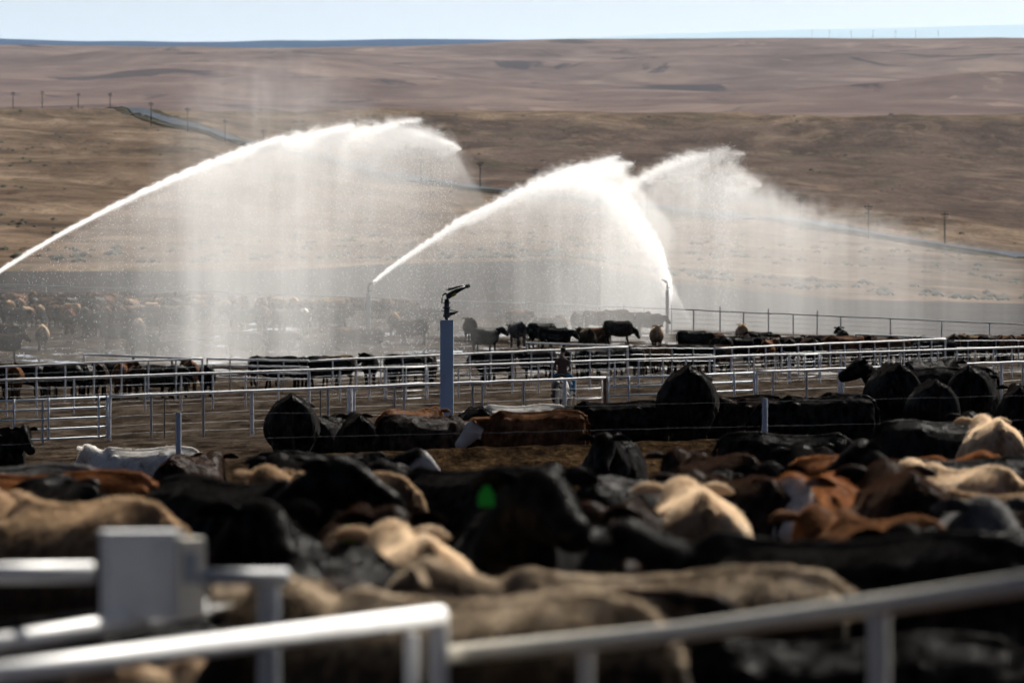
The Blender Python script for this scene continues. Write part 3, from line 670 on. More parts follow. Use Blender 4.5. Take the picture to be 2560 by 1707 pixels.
# ------------------------------------------------------------------ cattle: coats
HAIRCOL = {}
def coat(name, cols, belly=None, face=None, rough=.55, spec=.3, mott=.5, sheen=.4, tint=(1,1,1), mud_shade_z=(.95,.45)):
    HAIRCOL[name] = tuple(.35*a+.65*b for a, b in zip(cols[1], cols[2]))
    n = NT('coat_'+name); P = n.coord('Object'); rnd = n.n('ShaderNodeObjectInfo').outputs['Random']
    ofs = n.n('ShaderNodeCombineXYZ'); n.put(ofs.inputs[0], n.math('MULTIPLY', rnd, 37.)); n.put(ofs.inputs[1], n.math('MULTIPLY', rnd, 91.))
    v = n.n('ShaderNodeVectorMath', operation='ADD'); n.put(v.inputs[0], P); n.put(v.inputs[1], ofs.outputs[0]); Q = v.outputs[0]
    a = n.noise(Q, 2.2, 4, .6, .3); h = n.noise(n.mapping(Q, (1.0,.8,.22)), 60, 3, .6); b = n.noise(n.mapping(Q, (1,1,.6)), 9, 4, .65)
    f = n.math('ADD', n.math('MULTIPLY', a, .55), n.math('ADD', n.math('MULTIPLY', b, .3), n.math('MULTIPLY', h, .15)))
    col = n.ramp(f, [(.42, cols[0]), (.5, cols[1]), (.58, cols[2])])
    sep = n.n('ShaderNodeSeparateXYZ'); n.put(sep.inputs[0], P)
    if belly is not None:      # muddied flanks and legs; tan and cream coats also carry painted flank shade
        m = n.math('ADD', n.maprange(sep.outputs[2], *mud_shade_z), n.math('MULTIPLY', n.math('SUBTRACT', b, .5), 1.6), clamp=True)
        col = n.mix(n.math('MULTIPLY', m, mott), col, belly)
    if mott > .55:             # dried mud and dark hair in patches
        dp = n.noise(Q, 5.5, 5, .7, .6); col = n.mix(n.math('MULTIPLY', n.maprange(dp, .54, .64), .65), col, tuple(v*.22 for v in cols[0]))
    if face is not None:
        fa = n.n('ShaderNodeAttribute', attribute_name='face').outputs['Fac']
        col = n.mix(n.math('MULTIPLY', fa, n.maprange(a, .30, .40)), col, face)
    lum = n.math('ADD', n.math('MULTIPLY', h, .6), n.math('MULTIPLY', b, .6))
    nb = n.bump(lum, .42, .03)
    base = n.pbr(col, .8, .0, normal=nb, sheen=sheen, sheen_rough=.35, sheen_tint=(*tint, 1))
    gl = n.n('ShaderNodeBsdfGlossy'); n.put(gl.inputs['Color'], (1,1,1)); n.put(gl.inputs['Roughness'], rough); n.put(gl.inputs['Normal'], nb)
    mx = n.n('ShaderNodeMixShader'); n.put(mx.inputs[0], n.math('MULTIPLY', n.maprange(b, .38, .62, .1, 1.9), spec)); n.put(mx.inputs[1], base); n.put(mx.inputs[2], gl.outputs[0])
    return n.surf(mx.outputs[0])
COAT = {
 'black': coat('black', ((.0010,.0010,.0012), (.0028,.0025,.0026), (.0070,.0056,.0050)), (.006,.004,.0026), None, .40, .0075, .4, .04, (.8,.75,.7)),
 'darkbrown': coat('darkbrown', ((.0035,.0022,.0018), (.010,.0054,.0040), (.030,.0145,.0090)), (.009,.006,.004), None, .42, .0075, .4, .05, (1,.7,.5)),
 'brown': coat('brown', ((.035,.014,.006), (.085,.035,.015), (.17,.080,.036)), (.024,.015,.010), None, .5, .004, .5, .06, (1,.7,.45)),
 'red': coat('red', ((.070,.024,.009), (.155,.056,.019), (.30,.122,.044)), (.040,.018,.010), None, .5, .004, .5, .06, (1,.65,.35)),
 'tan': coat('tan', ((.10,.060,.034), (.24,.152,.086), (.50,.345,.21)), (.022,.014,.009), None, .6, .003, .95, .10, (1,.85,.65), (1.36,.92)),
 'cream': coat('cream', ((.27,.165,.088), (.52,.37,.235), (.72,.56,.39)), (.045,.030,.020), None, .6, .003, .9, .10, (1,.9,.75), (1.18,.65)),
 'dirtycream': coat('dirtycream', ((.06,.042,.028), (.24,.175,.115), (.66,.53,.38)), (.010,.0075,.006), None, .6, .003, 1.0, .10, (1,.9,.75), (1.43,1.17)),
 'white': coat('white', ((.42,.39,.35), (.66,.63,.58), (.80,.78,.74)), (.10,.072,.05), None, .6, .003, .6, .15, (1,1,1)),
 'grey': coat('grey', ((.030,.030,.030), (.095,.092,.090), (.22,.215,.21)), (.03,.024,.018), None, .42, .006, .5, .06, (1,1,1)),
 'whiteface': coat('whiteface', ((.0012,.0012,.0013), (.003,.0027,.0028), (.007,.006,.0055)), (.006,.004,.0026), (.55,.53,.50), .40, .0075, .4, .04, (.8,.75,.7)),
 'brownwhiteface': coat('brownwhiteface', ((.035,.014,.006), (.085,.035,.015), (.17,.080,.036)), (.024,.015,.010), (.50,.48,.45), .5, .004, .5, .06, (1,.7,.45)),
 'redwhiteface': coat('redwhiteface', ((.070,.024,.009), (.155,.056,.019), (.30,.122,.044)), (.040,.018,.010), (.55,.53,.50), .5, .004, .5, .06, (1,.65,.35)),
}
SHAPE = {
 'level': make_cow('steer_level', 'level', 0, tailswing=.02), 'left': make_cow('steer_left', 'level', 42, stride=.05), 'right': make_cow('steer_right', 'level', -42, stride=-.05),
 'low': make_cow('steer_low', 'low', 8, stride=.07), 'up': make_cow('steer_up', 'up', 22, tailswing=.05), 'graze': make_cow('steer_graze', 'graze', -8, stride=.10),
 'away': make_cow('steer_away', 'level', -34, stride=.04), 'lying': make_cow('steer_lying', 'level', 25, lying=True), 'big': make_cow('steer_big', 'low', -12, fat=1.13, tailswing=-.03, hump=.02), 'backl': make_cow('steer_back', 'level', 68, fat=1.06),
}
n = NT('green_ear_tag'); tr = n.n('ShaderNodeBsdfTranslucent'); n.put(tr.inputs['Color'], (.003,.11,.012)); mx = n.n('ShaderNodeMixShader'); mx.inputs[0].default_value = .45; n.put(mx.inputs[1], n.pbr((.01,.40,.04), .4, .3)); n.put(mx.inputs[2], tr.outputs[0]); M_TAG = n.surf(mx.outputs[0])
mb = MB(); mb.loft([[(x*w, y, z) for x, z in ((-.5,0),(.5,0),(.5,0.001),(-.5,0.001))] for y, w, z in ((0,1,0),)]) if False else None
def tag_mesh():
    m = MB(); o = [(-.016,0),(.016,0),(.024,-.022),(.040,-.045),(.040,-.105),(-.040,-.105),(-.040,-.045),(-.024,-.022)]
    V = [(x, -.003, z) for x, z in o]+[(x, .003, z) for x, z in o]; F = [tuple(range(8))[::-1], tuple(range(8, 16))]+[(i, (i+1) % 8, 8+(i+1) % 8, 8+i) for i in range(8)]
    return m.add(V, F).mesh('ear_tag', False)
TAGME = tag_mesh(); TAGME.materials.append(M_TAG)
for me in SHAPE.values(): me.materials.append(COAT['black'])
COWS = []
def hair_mesh(me, name, count, seed):
    "short coat hair standing off the back, so that outlines are not smooth"
    rs = np.random.default_rng(seed); me.calc_loop_triangles(); nt = len(me.loop_triangles); tri = np.empty(nt*3, np.int32); me.loop_triangles.foreach_get('vertices', tri); tri = tri.reshape(-1, 3)
    V = np.empty(len(me.vertices)*3); me.vertices.foreach_get('co', V); V = V.reshape(-1, 3); a, b, c = V[tri[:,0]], V[tri[:,1]], V[tri[:,2]]
    nr = np.cross(b-a, c-a); ar = np.linalg.norm(nr, axis=1); nr /= ar[:, None]+1e-12; cen = (a+b+c)/3
    w = ar*np.clip((cen[:,2]-(1.18 if cen[:,2].max() > 1.3 else .7))/.18, .0, 1)*np.clip(nr[:,2]+.75, .05, 1.5); i = rs.choice(nt, count, p=w/w.sum())
    u, v = rs.uniform(0, 1, (2, count)); fl = u+v > 1; u[fl] = 1-u[fl]; v[fl] = 1-v[fl]
    P = a[i]+(b-a)[i]*u[:, None]+(c-a)[i]*v[:, None]; N = nr[i]; flow = np.array((-.8, 0, -.35))+rs.normal(0, .45, (count, 3)); flow -= N*np.sum(flow*N, 1)[:, None]
    D = flow*.75+N*rs.uniform(.25, .85, (count, 1)); D /= np.linalg.norm(D, axis=1)[:, None]; L = rs.uniform(.010, .030, (count, 1))
    sd = np.cross(D, N); sd /= np.linalg.norm(sd, axis=1)[:, None]+1e-9; W = rs.uniform(.0018, .0032, (count, 1))
    VV = np.stack([P-sd*W-N*.004, P+sd*W-N*.004, P+D*L], 1).reshape(-1, 3); F = np.arange(count*3, dtype=np.int32)
    m = bpy.data.meshes.new(name); m.vertices.add(count*3); m.vertices.foreach_set('co', VV.ravel()); m.loops.add(count*3); m.loops.foreach_set('vertex_index', F); m.polygons.add(count)
    m.polygons.foreach_set('loop_start', np.arange(0, count*3, 3, dtype=np.int32)); m.polygons.foreach_set('loop_total', np.full(count, 3, np.int32)); m.update(calc_edges=True); m.materials.append(COAT['black']); return m
def hair_mat(name):
    n = NT('hair_'+name); c = HAIRCOL[name]; tr = n.n('ShaderNodeBsdfTranslucent'); n.put(tr.inputs['Color'], tuple(min(.9, v*1.05) for v in c))
    df = n.n('ShaderNodeBsdfDiffuse'); n.put(df.inputs['Color'], c); mx = n.n('ShaderNodeMixShader'); mx.inputs[0].default_value = .6; n.put(mx.inputs[1], df.outputs[0]); n.put(mx.inputs[2], tr.outputs[0]); return n.surf(mx.outputs[0])
HMAT = {k: hair_mat(k) for k in COAT}
HAIR = {k: hair_mesh(me, 'coat_hair', 9000, 3+i) for i, (k, me) in enumerate(SHAPE.items())}
def cow(px, d, yaw, shape, col, label, group, z=None, s=1.0, tagged=None, ytop=None, dz=0.0, tone=None):
    "px: column of the body centre; yaw 0 faces right, 90 away, 180 left, 270 the camera"
    x = wx(px, d); g = ground_z(x, d)
    if ytop is not None: g = EYE-(ytop-CY)/F_PX*d-1.45*s
    o = bpy.data.objects.new('cow', SHAPE[shape]); COL.objects.link(o)
    o.location = (x, d, g+dz); o.rotation_euler = (0, 0, R(yaw)); o.scale = (s, s*random.uniform(.97, 1.03), s)
    o.material_slots[0].link = 'OBJECT'; o.material_slots[0].material = COAT[col]
    tag(o, label, 'cow', group)
    if tagged:
        tg = bpy.data.objects.new('ear_tag', TAGME); COL.objects.link(tg); tg.parent = o
        tg.location = SHAPE[shape]['tag_'+tagged]; tg.rotation_euler = (0, random.uniform(-.3, .3), R(90)+random.uniform(-.3, .3)); tg.scale = (1.0, 1.0, 1.0); tg['label'] = 'green plastic ear tag'
    if d < 112:
        hr = bpy.data.objects.new('coat_hair', HAIR[shape]); COL.objects.link(hr); hr.parent = o; hr['kind'] = 'stuff'
        hr.material_slots[0].link = 'OBJECT'; hr.material_slots[0].material = HMAT[col]
    COWS.append(o); return o
K = 2560/2352
def near(xd, yd, yaw, shape, col, label, s=1.0, tagged=None, back=1.45, xo=0):
    "near herd on the flat pen floor: column and row (2352-wide view) of the highest point of its back"
    d = (EYE-back*s)*F_PX/(yd*K-CY)
    return cow(xd*K+xo, d, yaw, shape, col, label, 'cattle crowding the near pen', s=s, tagged=tagged)
G1 = 'cattle crowding the near pen'
# --- nearest animals
cow(700*K, 23.5, 200, 'level', 'cream', 'blurred cream animal low behind the nearest white rails at bottom left', G1, s=0.8, ytop=1500*K)
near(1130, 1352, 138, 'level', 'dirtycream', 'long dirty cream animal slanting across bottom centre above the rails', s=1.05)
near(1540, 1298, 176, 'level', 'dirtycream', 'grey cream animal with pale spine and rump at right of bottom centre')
near(1300, 1350, 164, 'level', 'darkbrown', 'dark brown back squeezed between the two dirty cream animals', s=.97)
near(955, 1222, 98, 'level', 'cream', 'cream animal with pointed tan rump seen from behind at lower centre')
near(2000, 1292, 150, 'level', 'darkbrown', 'dark brown back just above the bottom right rail')
cow(1960*K, 23, 185, 'low', 'black', 'black animal filling the dark under the bottom right rail', G1, s=0.88, ytop=1450*K)
cow(2300*K, 23, 180, 'low', 'black', 'black animal in the bottom right corner under the rail', G1, s=0.84, ytop=1480*K)
cow(1540*K, 24, 140, 'low', 'tan', 'tan animal with pale edge below the left part of the bottom right rail', G1, s=0.8, ytop=1500*K)
cow(80*K, 23.5, 190, 'low', 'black', 'black animal at the left edge behind the blue grey rail', G1, s=0.95, ytop=1395*K)
cow(300*K, 23.5, 185, 'low', 'darkbrown', 'dark brown animal behind the pale steel box', G1, s=0.85, ytop=1470*K)
# --- second rank
near(620, 1195, 262, 'up', 'black', 'black animal facing the camera with head down right of the pale steel box')
near(850, 1160, 278, 'level', 'darkbrown', 'dark animal facing the camera with green tag left of centre', tagged='r')
near(1190, 1128, 268, 'up', 'black', 'broad black animal facing the camera at centre, dull green tag', s=1.1, tagged='r')
near(1430, 1150, 258, 'level', 'darkbrown', 'dark brown animal facing the camera with tan rimmed ears', tagged='l')
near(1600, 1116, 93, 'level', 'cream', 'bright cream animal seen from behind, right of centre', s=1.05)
near(1980, 1215, 152, 'level', 'black', 'long glossy black back across the right middle', s=1.1)
near(2040, 1180, 112, 'level', 'brown', 'dark reddish brown rump above the long glossy black back', s=.96)
near(2195, 1182, 268, 'up', 'grey', 'bluish grey faced animal looking at the camera near the right edge', s=.95)
near(2340, 1200, 215, 'left', 'black', 'black back at the right edge below the cream rimmed one')
near(2330, 1122, 128, 'level', 'tan', 'cream rimmed tan back cut by the right edge')
near(2075, 1074, 92, 'level', 'darkbrown', 'round dark brown rump seen square from behind at right', s=1.1)
near(1885, 1084, 256, 'level', 'redwhiteface', 'orange red animal with pale face looking at the camera', s=1.0)
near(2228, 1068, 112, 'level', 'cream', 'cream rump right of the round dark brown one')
near(2000, 1046, 22, 'level', 'red', 'long orange red back behind the pale faced animal')
near(200, 1138, 124, 'level', 'tan', 'big tan animal seen from behind at left, pale hips', s=1.1)
near(150, 1103, 112, 'right', 'black', 'glossy black rump between the red and the tan animals at left')
near(130, 1078, 168, 'low', 'red', 'red brown animal at the left edge with its rump to the right')
near(30, 1062, 160, 'low', 'grey', 'grey roan back at the far left edge')
near(520, 1090, 308, 'up', 'black', 'black animal with brownish spine left of centre', s=1.05)
near(800, 1082, 128, 'level', 'tan', 'light brown animal with lit back left of centre')
near(700, 1052, 105, 'level', 'black', 'black hips with grey shine behind the light brown animal', s=.97)
near(1090, 1066, 135, 'level', 'black', 'black back with white shine left of the pair at centre')
near(1235, 1074, 84, 'level', 'black', 'black rump with bright tailhead, right of the pair at centre')
near(1450, 1088, 60, 'right', 'black', 'black shoulders below the head of the lone black animal', s=.98)
near(1700, 1088, 108, 'level', 'darkbrown', 'dark rump right of the bright cream animal')
near(1660, 1038, 112, 'level', 'darkbrown', 'dark brown hips left below the long black back at right', s=.98)
near(1775, 1062, 266, 'level', 'black', 'black animal facing the camera with small green tag, right of centre', tagged='l', s=.97)
near(1882, 1030, 96, 'level', 'black', 'small black tailhead above the orange red back', s=.97)
near(2240, 1046, 190, 'up', 'black', 'black animal with tan ear below the pale cream rump at right')
near(770, 1262, 255, 'graze', 'black', 'black animal in the dark gap below the green tagged one', s=.98)
# --- back of the near herd
def mid(xd, d, yaw, shape, col, label, yd=None, s=1.0, tagged=None, group='black cattle standing on the mound'):
    return cow(xd*K, d, yaw, shape, col, label, group, s=s, tagged=tagged, ytop=None if yd is None else yd*K)
mid(740, 64, 2, 'level', 'whiteface', 'black animal with white blaze walking right at left of centre', 1034, group=G1)
mid(432, 72, 75, 'level', 'darkbrown', 'dark brown rump in front of the white animal', 1042, group=G1)
mid(345, 92, 176, 'away', 'white', 'white animal with dirty legs facing left near the left fence', 1024, tagged='r', group=G1, s=1.02)
mid(1412, 70, 262, 'level', 'black', 'lone black animal facing the camera on the bare soil', 994, group=G1)
mid(1800, 72, 1, 'low', 'black', 'long black animal standing sideways at right, shiny straight back', 990, group=G1, s=1.05)
mid(2150, 70, 20, 'low', 'black', 'black animal with hairy back right of the long sideways one', 962, group=G1, s=1.02)
mid(2282, 64, 92, 'level', 'cream', 'pale cream rump with long pale hair near the right edge', 960, group=G1)
mid(2225, 73, 85, 'level', 'black', 'black rump just left of the pale cream rump', 950, group=G1)
# --- on the mound
mid(670, 97, 93, 'big', 'black', 'tall black rump at the left end of the group on the mound', 903, s=1.05)
mid(745, 99, 80, 'level', 'black', 'narrow black rump right beside the tall left one', 955, s=.92)
mid(822, 97, 95, 'level', 'black', 'black rump third from the left on the mound', 950, s=.98)
mid(930, 101, 60, 'level', 'brown', 'red brown back behind the dark brown body left of the post', 938, s=.98, tagged='l')
mid(965, 97, 30, 'low', 'darkbrown', 'dark brown body left of the near sprinkler post', 950)
mid(1095, 100, 100, 'low', 'black', 'black animal right behind the near sprinkler post foot', 932, s=.97)
mid(1238, 96, 178, 'low', 'brownwhiteface', 'red brown animal with white face grazing leftwards at centre', 940)
mid(1205, 101, 170, 'low', 'white', 'white back showing over the red brown animal at centre', 927, s=.97)
mid(1430, 97, 176, 'low', 'black', 'long black animal with shiny back right of the red brown one', 918, s=1.02)
mid(1380, 101, 178, 'low', 'darkbrown', 'dark animal half hidden behind the long shiny one', 930, s=.95)
mid(1580, 95, 90, 'big', 'black', 'tallest black steer seen from behind at right of centre', 838, s=1.13, tagged='l')
mid(1600, 100, 172, 'low', 'black', 'black body half hidden behind the tallest steer', 918, s=1.0)
mid(1700, 99, 175, 'low', 'black', 'black animal right of the tallest steer, head left', 905, s=.97, tagged='r')
mid(1790, 97, 170, 'level', 'darkbrown', 'dark brown back behind the thin post at right', 912, s=.97)
mid(1900, 95, 178, 'low', 'black', 'black animal with lit shoulder left of the pair facing away', 905, s=1.0)
mid(2052, 97, 96, 'big', 'black', 'tall black rump at right, another head showing left of it', 832, s=1.06)
mid(2112, 101, 181, 'up', 'black', 'black animal whose head shows left of the tall rump at right', 842, s=1.02)
mid(2125, 103, 60, 'level', 'black', 'black shoulders right behind the tall rump at right', 826, s=1.0)
mid(2143, 94, 92, 'big', 'black', 'black rump with greyish hair between the two tall ones at right', 870, s=.98)
mid(2232, 98, 82, 'big', 'black', 'tall black rump second from the right edge', 836, s=1.06)
mid(2190, 104, 170, 'low', 'black', 'black back between the tall rumps at right', 842, s=.97)
mid(2340, 95, 88, 'level', 'black', 'black rump cut by the right edge', 884, s=1.0)
mid(1985, 101, 176, 'low', 'black', 'black body in the dark row behind the wire at right', 898, s=.98)
mid(-62, 100, 350, 'right', 'black', 'black animal looking in from the left edge near the gate', 978, s=1.0)
# --- crowded pens beyond the alley
ORD = ['first','second','third','fourth','fifth','sixth','seventh','eighth','ninth','tenth','eleventh','twelfth','thirteenth','fourteenth','fifteenth','sixteenth','seventeenth','eighteenth','nineteenth','twentieth','twenty-first','twenty-second','twenty-third','twenty-fourth','twenty-fifth','twenty-sixth','twenty-seventh','twenty-eighth','twenty-ninth','thirtieth','thirty-first','thirty-second','thirty-third','thirty-fourth','thirty-fifth','thirty-sixth','thirty-seventh','thirty-eighth','thirty-ninth','fortieth']
CN = {'black':'black','darkbrown':'dark brown','brown':'brown','red':'red brown','tan':'tan','cream':'cream','white':'white','grey':'grey','whiteface':'black white-faced','redwhiteface':'red white-faced','dirtycream':'dirty cream'}
def row_of(specs, where, group):
    specs = sorted(specs, key=lambda q: q[0])
    for i, q in enumerate(specs):
        px, d, yaw, shp, col = q[:5]
        cow(px*K, d, yaw, shp, col, f'{ORD[i]} animal from the left, {CN[col]}, {where}', group, s=q[5] if len(q) > 5 else 1.0)
rr = random.Random(11)
L = []
for px in np.linspace(-20, 470, 17):
    L.append((px+rr.uniform(-9, 9), rr.uniform(247, 253), rr.choice((90,90,75,110,180,170,10,350,60)), rr.choice(('level','low','left','right','graze','big')), rr.choice(('black','black','darkbrown','brown','darkbrown','black','brown')), rr.uniform(.95,1.05)))
row_of(L, 'in the crowded pen at left', 'cattle in the left pen behind the alley')
L = []
for px in (610, 645, 690, 745, 775, 850, 905, 925, 960, 985, 1120, 1140):
    L.append((px, rr.uniform(256, 262), rr.choice((90,80,100,170,185,10,270)), rr.choice(('level','low','left','right','graze')), rr.choice(('black','black','darkbrown','brown','tan','black','whiteface')), rr.uniform(.95,1.05)))
row_of(L, 'in the pen behind the shiny rail panel', 'cattle in the middle pen behind the alley')
L = []
for px in (1235, 1262, 1300, 1338, 1375, 1400, 1440, 1465):
    L.append((px, rr.uniform(266, 272), rr.choice((90,100,170,185,10,270)), rr.choice(('level','low','left','right')), rr.choice(('black','darkbrown','black','red','grey')), rr.uniform(.93,1.0)))
row_of(L, 'in the pen right behind the rider', 'cattle in the pen behind the rider')
L = []
for px in np.linspace(1490, 1650, 10): L.append((px+rr.uniform(-6,6), rr.uniform(272, 279), rr.choice((0,180,90,175,8)), rr.choice(('low','level','graze')), rr.choice(('black','black','darkbrown','brown')), rr.uniform(.9,1.0)))
for px in np.linspace(1665, 2165, 28): L.append((px+rr.uniform(-7,7), rr.uniform(287, 300)-(px-1665)*.0, rr.choice((90,90,80,105,180,170,10,270)), rr.choice(('level','low','left','right','big')), rr.choice(('black','darkbrown','brown','brown','tan','black','darkbrown','brown','black')), rr.uniform(.95,1.05)))
row_of(L, 'in the long crowded pen at right', 'cattle in the long pen at right')
L = []
for px in np.linspace(2190, 2360, 9): L.append((px+rr.uniform(-6,6), rr.uniform(306, 316), rr.choice((90,180,10,100)), rr.choice(('level','low')), rr.choice(('grey','darkbrown','tan','brown','black')), 1.0))
row_of(L, 'in the hazy pen at the far right', 'cattle at the far right')
# --- in the sprinkled pen, each placed where it stands: (column, feet row, yaw, shape, coat)
def pen_d(px, yfeet):
    ds = np.linspace(280, 398, 240); z = ground_z(wx(px, 1)*ds, ds); y = CY-(z-EYE)/ds*F_PX
    k = np.where(y > yfeet)[0]; return float(ds[k[-1]]) if len(k) else 282.
def far(xd, yd, yaw, shape, col, label, s=1.0):
    px = xd*K; cow(px, pen_d(px, yd*K), yaw, shape, col, label, 'cattle spread over the sprinkled pen', s=s)
far(1113, 812, 40, 'right', 'black', 'black animal looking right, alone right of the near sprinkler gun')
far(1080, 785, 100, 'level', 'darkbrown', 'misty animal behind the lone black one, facing away')
far(1190, 796, 110, 'low', 'grey', 'misty grey animal left of the grazing black one')
far(1188, 762, 30, 'low', 'brown', 'misty brown animal behind the grey one at centre')
far(1243, 800, 18, 'graze', 'black', 'black animal grazing to the right behind the cross fence')
far(1272, 812, 2, 'low', 'black', 'black animal standing sideways behind the cross fence')
far(1262, 763, 200, 'lying', 'tan', 'tan animal lying down at centre of the wet pen')
far(1285, 758, 260, 'lying', 'brown', 'brown animal lying behind the tan one at centre')
far(1325, 768, 85, 'level', 'darkbrown', 'dark animal standing rear on by the back fence')
far(1368, 765, 10, 'low', 'brown', 'brown animal right of the rear on one by the back fence')
far(1348, 790, 105, 'lying', 'tan', 'tan animal lying rear on in the wet pen')
far(1372, 788, 160, 'lying', 'brown', 'brown animal lying right of the tan rear on one')
far(1418, 792, 6, 'graze', 'darkbrown', 'misty dark animal grazing right in the wet pen')
far(1415, 762, 175, 'low', 'brown', 'brown animal standing behind the misty grazing one')
far(1450, 768, 355, 'level', 'brown', 'brown animal facing right near the back fence')
far(1490, 772, 3, 'low', 'darkbrown', 'dark animal with head forward left of the back sprinkler post')
far(1508, 806, 272, 'level', 'cream', 'pale headed animal facing the camera left of the back post')
far(1590, 820, 4, 'low', 'black', 'black back behind the fence right of the pale headed animal')
far(1632, 802, 190, 'lying', 'brown', 'misty animal lying right of the back sprinkler post')
far(1705, 800, 92, 'level', 'cream', 'pale rump seen from behind at right of the wet pen')
far(1742, 822, 3, 'low', 'black', 'black back low behind the fence at right of the wet pen')
far(1935, 815, 90, 'up', 'black', 'small black head over the long crowded pen')
far(330, 828, 335, 'graze', 'darkbrown', 'dark animal with lowered head behind the left cross fence')
far(557, 826, 3, 'low', 'darkbrown', 'grey misty animal standing sideways under the falling water')
far(640, 822, 5, 'low', 'darkbrown', 'misty animal right behind the sideways one under the water')
far(430, 822, 180, 'lying', 'darkbrown', 'faint animal lying left of the falling water')
far(8, 828, 8, 'level', 'darkbrown', 'dark animal with raised head at the left edge of the wet pen')
far(5, 800, 20, 'low', 'darkbrown', 'dark rump at the left edge above the raised head')
far(97, 806, 95, 'level', 'cream', 'pale topped animal facing away at left of the wet pen')
far(268, 800, 172, 'level', 'darkbrown', 'dark sideways animal with lit back at left of the wet pen')
far(215, 775, 175, 'low', 'darkbrown', 'dark sideways animal behind the lit backed one')
far(318, 788, 90, 'level', 'tan', 'tan rump right of the dark sideways pair')
far(150, 752, 172, 'low', 'darkbrown', 'dark long back in the misty herd at left')
far(700, 762, 90, 'level', 'white', 'white patched animal in the mist left of the slim post')
far(725, 825, 10, 'lying', 'darkbrown', 'dark animal lying low right of the falling water')
far(790, 790, 20, 'lying', 'brown', 'brown animal lying below the slim white post')
far(850, 790, 200, 'lying', 'darkbrown', 'dark animal lying with lit back beside the slim post foot')
far(905, 770, 90, 'level', 'tan', 'tan rump right of the slim white post')
far(950, 792, 175, 'low', 'darkbrown', 'dark sideways animal left of the near sprinkler gun')
far(985, 760, 178, 'low', 'darkbrown', 'dark long animal behind the near sprinkler gun')
far(935, 745, 172, 'low', 'brown', 'brown long back above the tan rump by the slim post')
rr = random.Random(5)
def crowd(x0, x1, n_, y0, y1, where, cols):
    for i in range(n_):
        xd = x0+(x1-x0)*(i+rr.uniform(.15,.85))/n_; yd = rr.uniform(y0, y1); c = rr.choice(cols)
        far(xd, yd, rr.choice((90,85,100,75,110,170,185,10,270,60)), rr.choice(('level','low','big','left','right','lying' if yd < 740 else 'low')), c, f'{ORD[i]} from the left, {CN[c]}, {where}', rr.uniform(.95,1.06))
crowd(-10, 480, 26, 716, 728, 'in the rearmost row of misty cattle at left', ('brown','darkbrown','darkbrown','brown','tan','darkbrown'))
crowd(-10, 480, 24, 730, 744, 'in the second row of misty cattle at left', ('darkbrown','darkbrown','brown','darkbrown','tan','black'))
crowd(-5, 470, 16, 746, 758, 'in the third row of misty cattle at left', ('darkbrown','brown','darkbrown','tan'))
crowd(150, 430, 6, 762, 776, 'in the loose front row of misty cattle at left', ('darkbrown','brown','darkbrown'))
crowd(500, 1010, 19, 722, 742, 'in the misty back row around the slim post', ('brown','tan','darkbrown','cream','brown'))
crowd(520, 800, 8, 745, 770, 'in the misty front row left of the slim post', ('darkbrown','brown','darkbrown'))
# ------------------------------------------------------------------ horse and rider in the alley
def make_horse():
    mb = MB()
    T = [(-.86,1.22,1.0,.06,1.12,1,1),(-.80,1.38,.80,.20,1.08,1,1),(-.68,1.47,.72,.27,1.10,1.05,.95),(-.45,1.52,.74,.295,1.14,1.05,.95),(-.2,1.47,.76,.29,1.10,1,1),(.1,1.43,.74,.30,1.06,1,1),(.4,1.46,.72,.28,1.05,1,1),(.6,1.53,.75,.23,1.06,1.2,1),(.78,1.42,.82,.17,1.08,1,1),(.88,1.25,.92,.08,1.05,1,1)]
    mb.loft([ring_y(*t) for t in T])
    P = Vector((1.25,0,1.86)); B = Vector((.62,0,1.22))
    mb.loft([ring_dir(B+(P-B)*t+Vector((.02*math.sin(3.1*t),0,0)), (P-B), (-.7,0,.7), w, h) for t, w, h in ((0,.17,.34),(.25,.14,.27),(.5,.11,.215),(.75,.095,.175),(1,.085,.14))])
    hd = Vector((.62,0,-.78)); hu = Vector((.78,0,.62))
    mb.loft([ring_dir(P+hd*t+hu*o, hd, hu, w, h) for t, w, h, o in ((-.08,.05,.05,0),(-.02,.095,.11,0),(.12,.10,.145,-.03),(.28,.08,.115,-.03),(.44,.065,.085,-.02),(.54,.062,.07,-.02),(.60,.035,.035,-.02))])
    for s in (-1, 1):
        mb.tube([(.60,.17*s,1.05),(.58,.17*s,.85),(.60,.15*s,.52),(.59,.145*s,.45),(.60,.145*s,.16),(.64,.145*s,.09),(.66,.145*s,.0)], [.14,.105,.07,.058,.045,.05,.065], 10)
        mb.tube([(-.5,.17*s,1.12),(-.48,.19*s,.9),(-.62,.16*s,.64),(-.70,.15*s,.56),(-.69,.15*s,.45),(-.66,.15*s,.17),(-.63,.15*s,.09),(-.60,.15*s,0)], [.18,.165,.09,.075,.06,.048,.052,.068], 10)
    V, F = remeshed(mb, .03, 5, 'horse'); out = MB(); out.V = [tuple(v) for v in V]; out.F = list(F)
    for s in (-1, 1): out.loft([ring_dir(P+hu*.08+hd*-.04+Vector((-.02*t, s*(.055+.02*t), .15*t)), (0,s*.2,1), (1,0,0), w, w*.5, 8) for t, w in ((0,.035),(.4,.042),(.8,.025),(1,.005))])
    return out.mesh('horse')
n = NT('horse_coat'); P = n.coord('Object'); a = n.noise(P, 1.6, 3, .5, .4); sep = n.n('ShaderNodeSeparateXYZ'); n.put(sep.inputs[0], P)
f = n.math('ADD', a, n.math('MULTIPLY', sep.outputs[1], -.55)); hair = n.noise(P, 60, 3, .6)
M_HORSE = n.surf(n.pbr(n.mix(n.maprange(f, .50, .54), (.035,.016,.010), (.42,.40,.38)), .5, .3, normal=n.bump(hair, .3, .01), sheen=.1))
M_TAILH = mat_simple('horse_tail_hair', (.30,.28,.26), .6, .2)
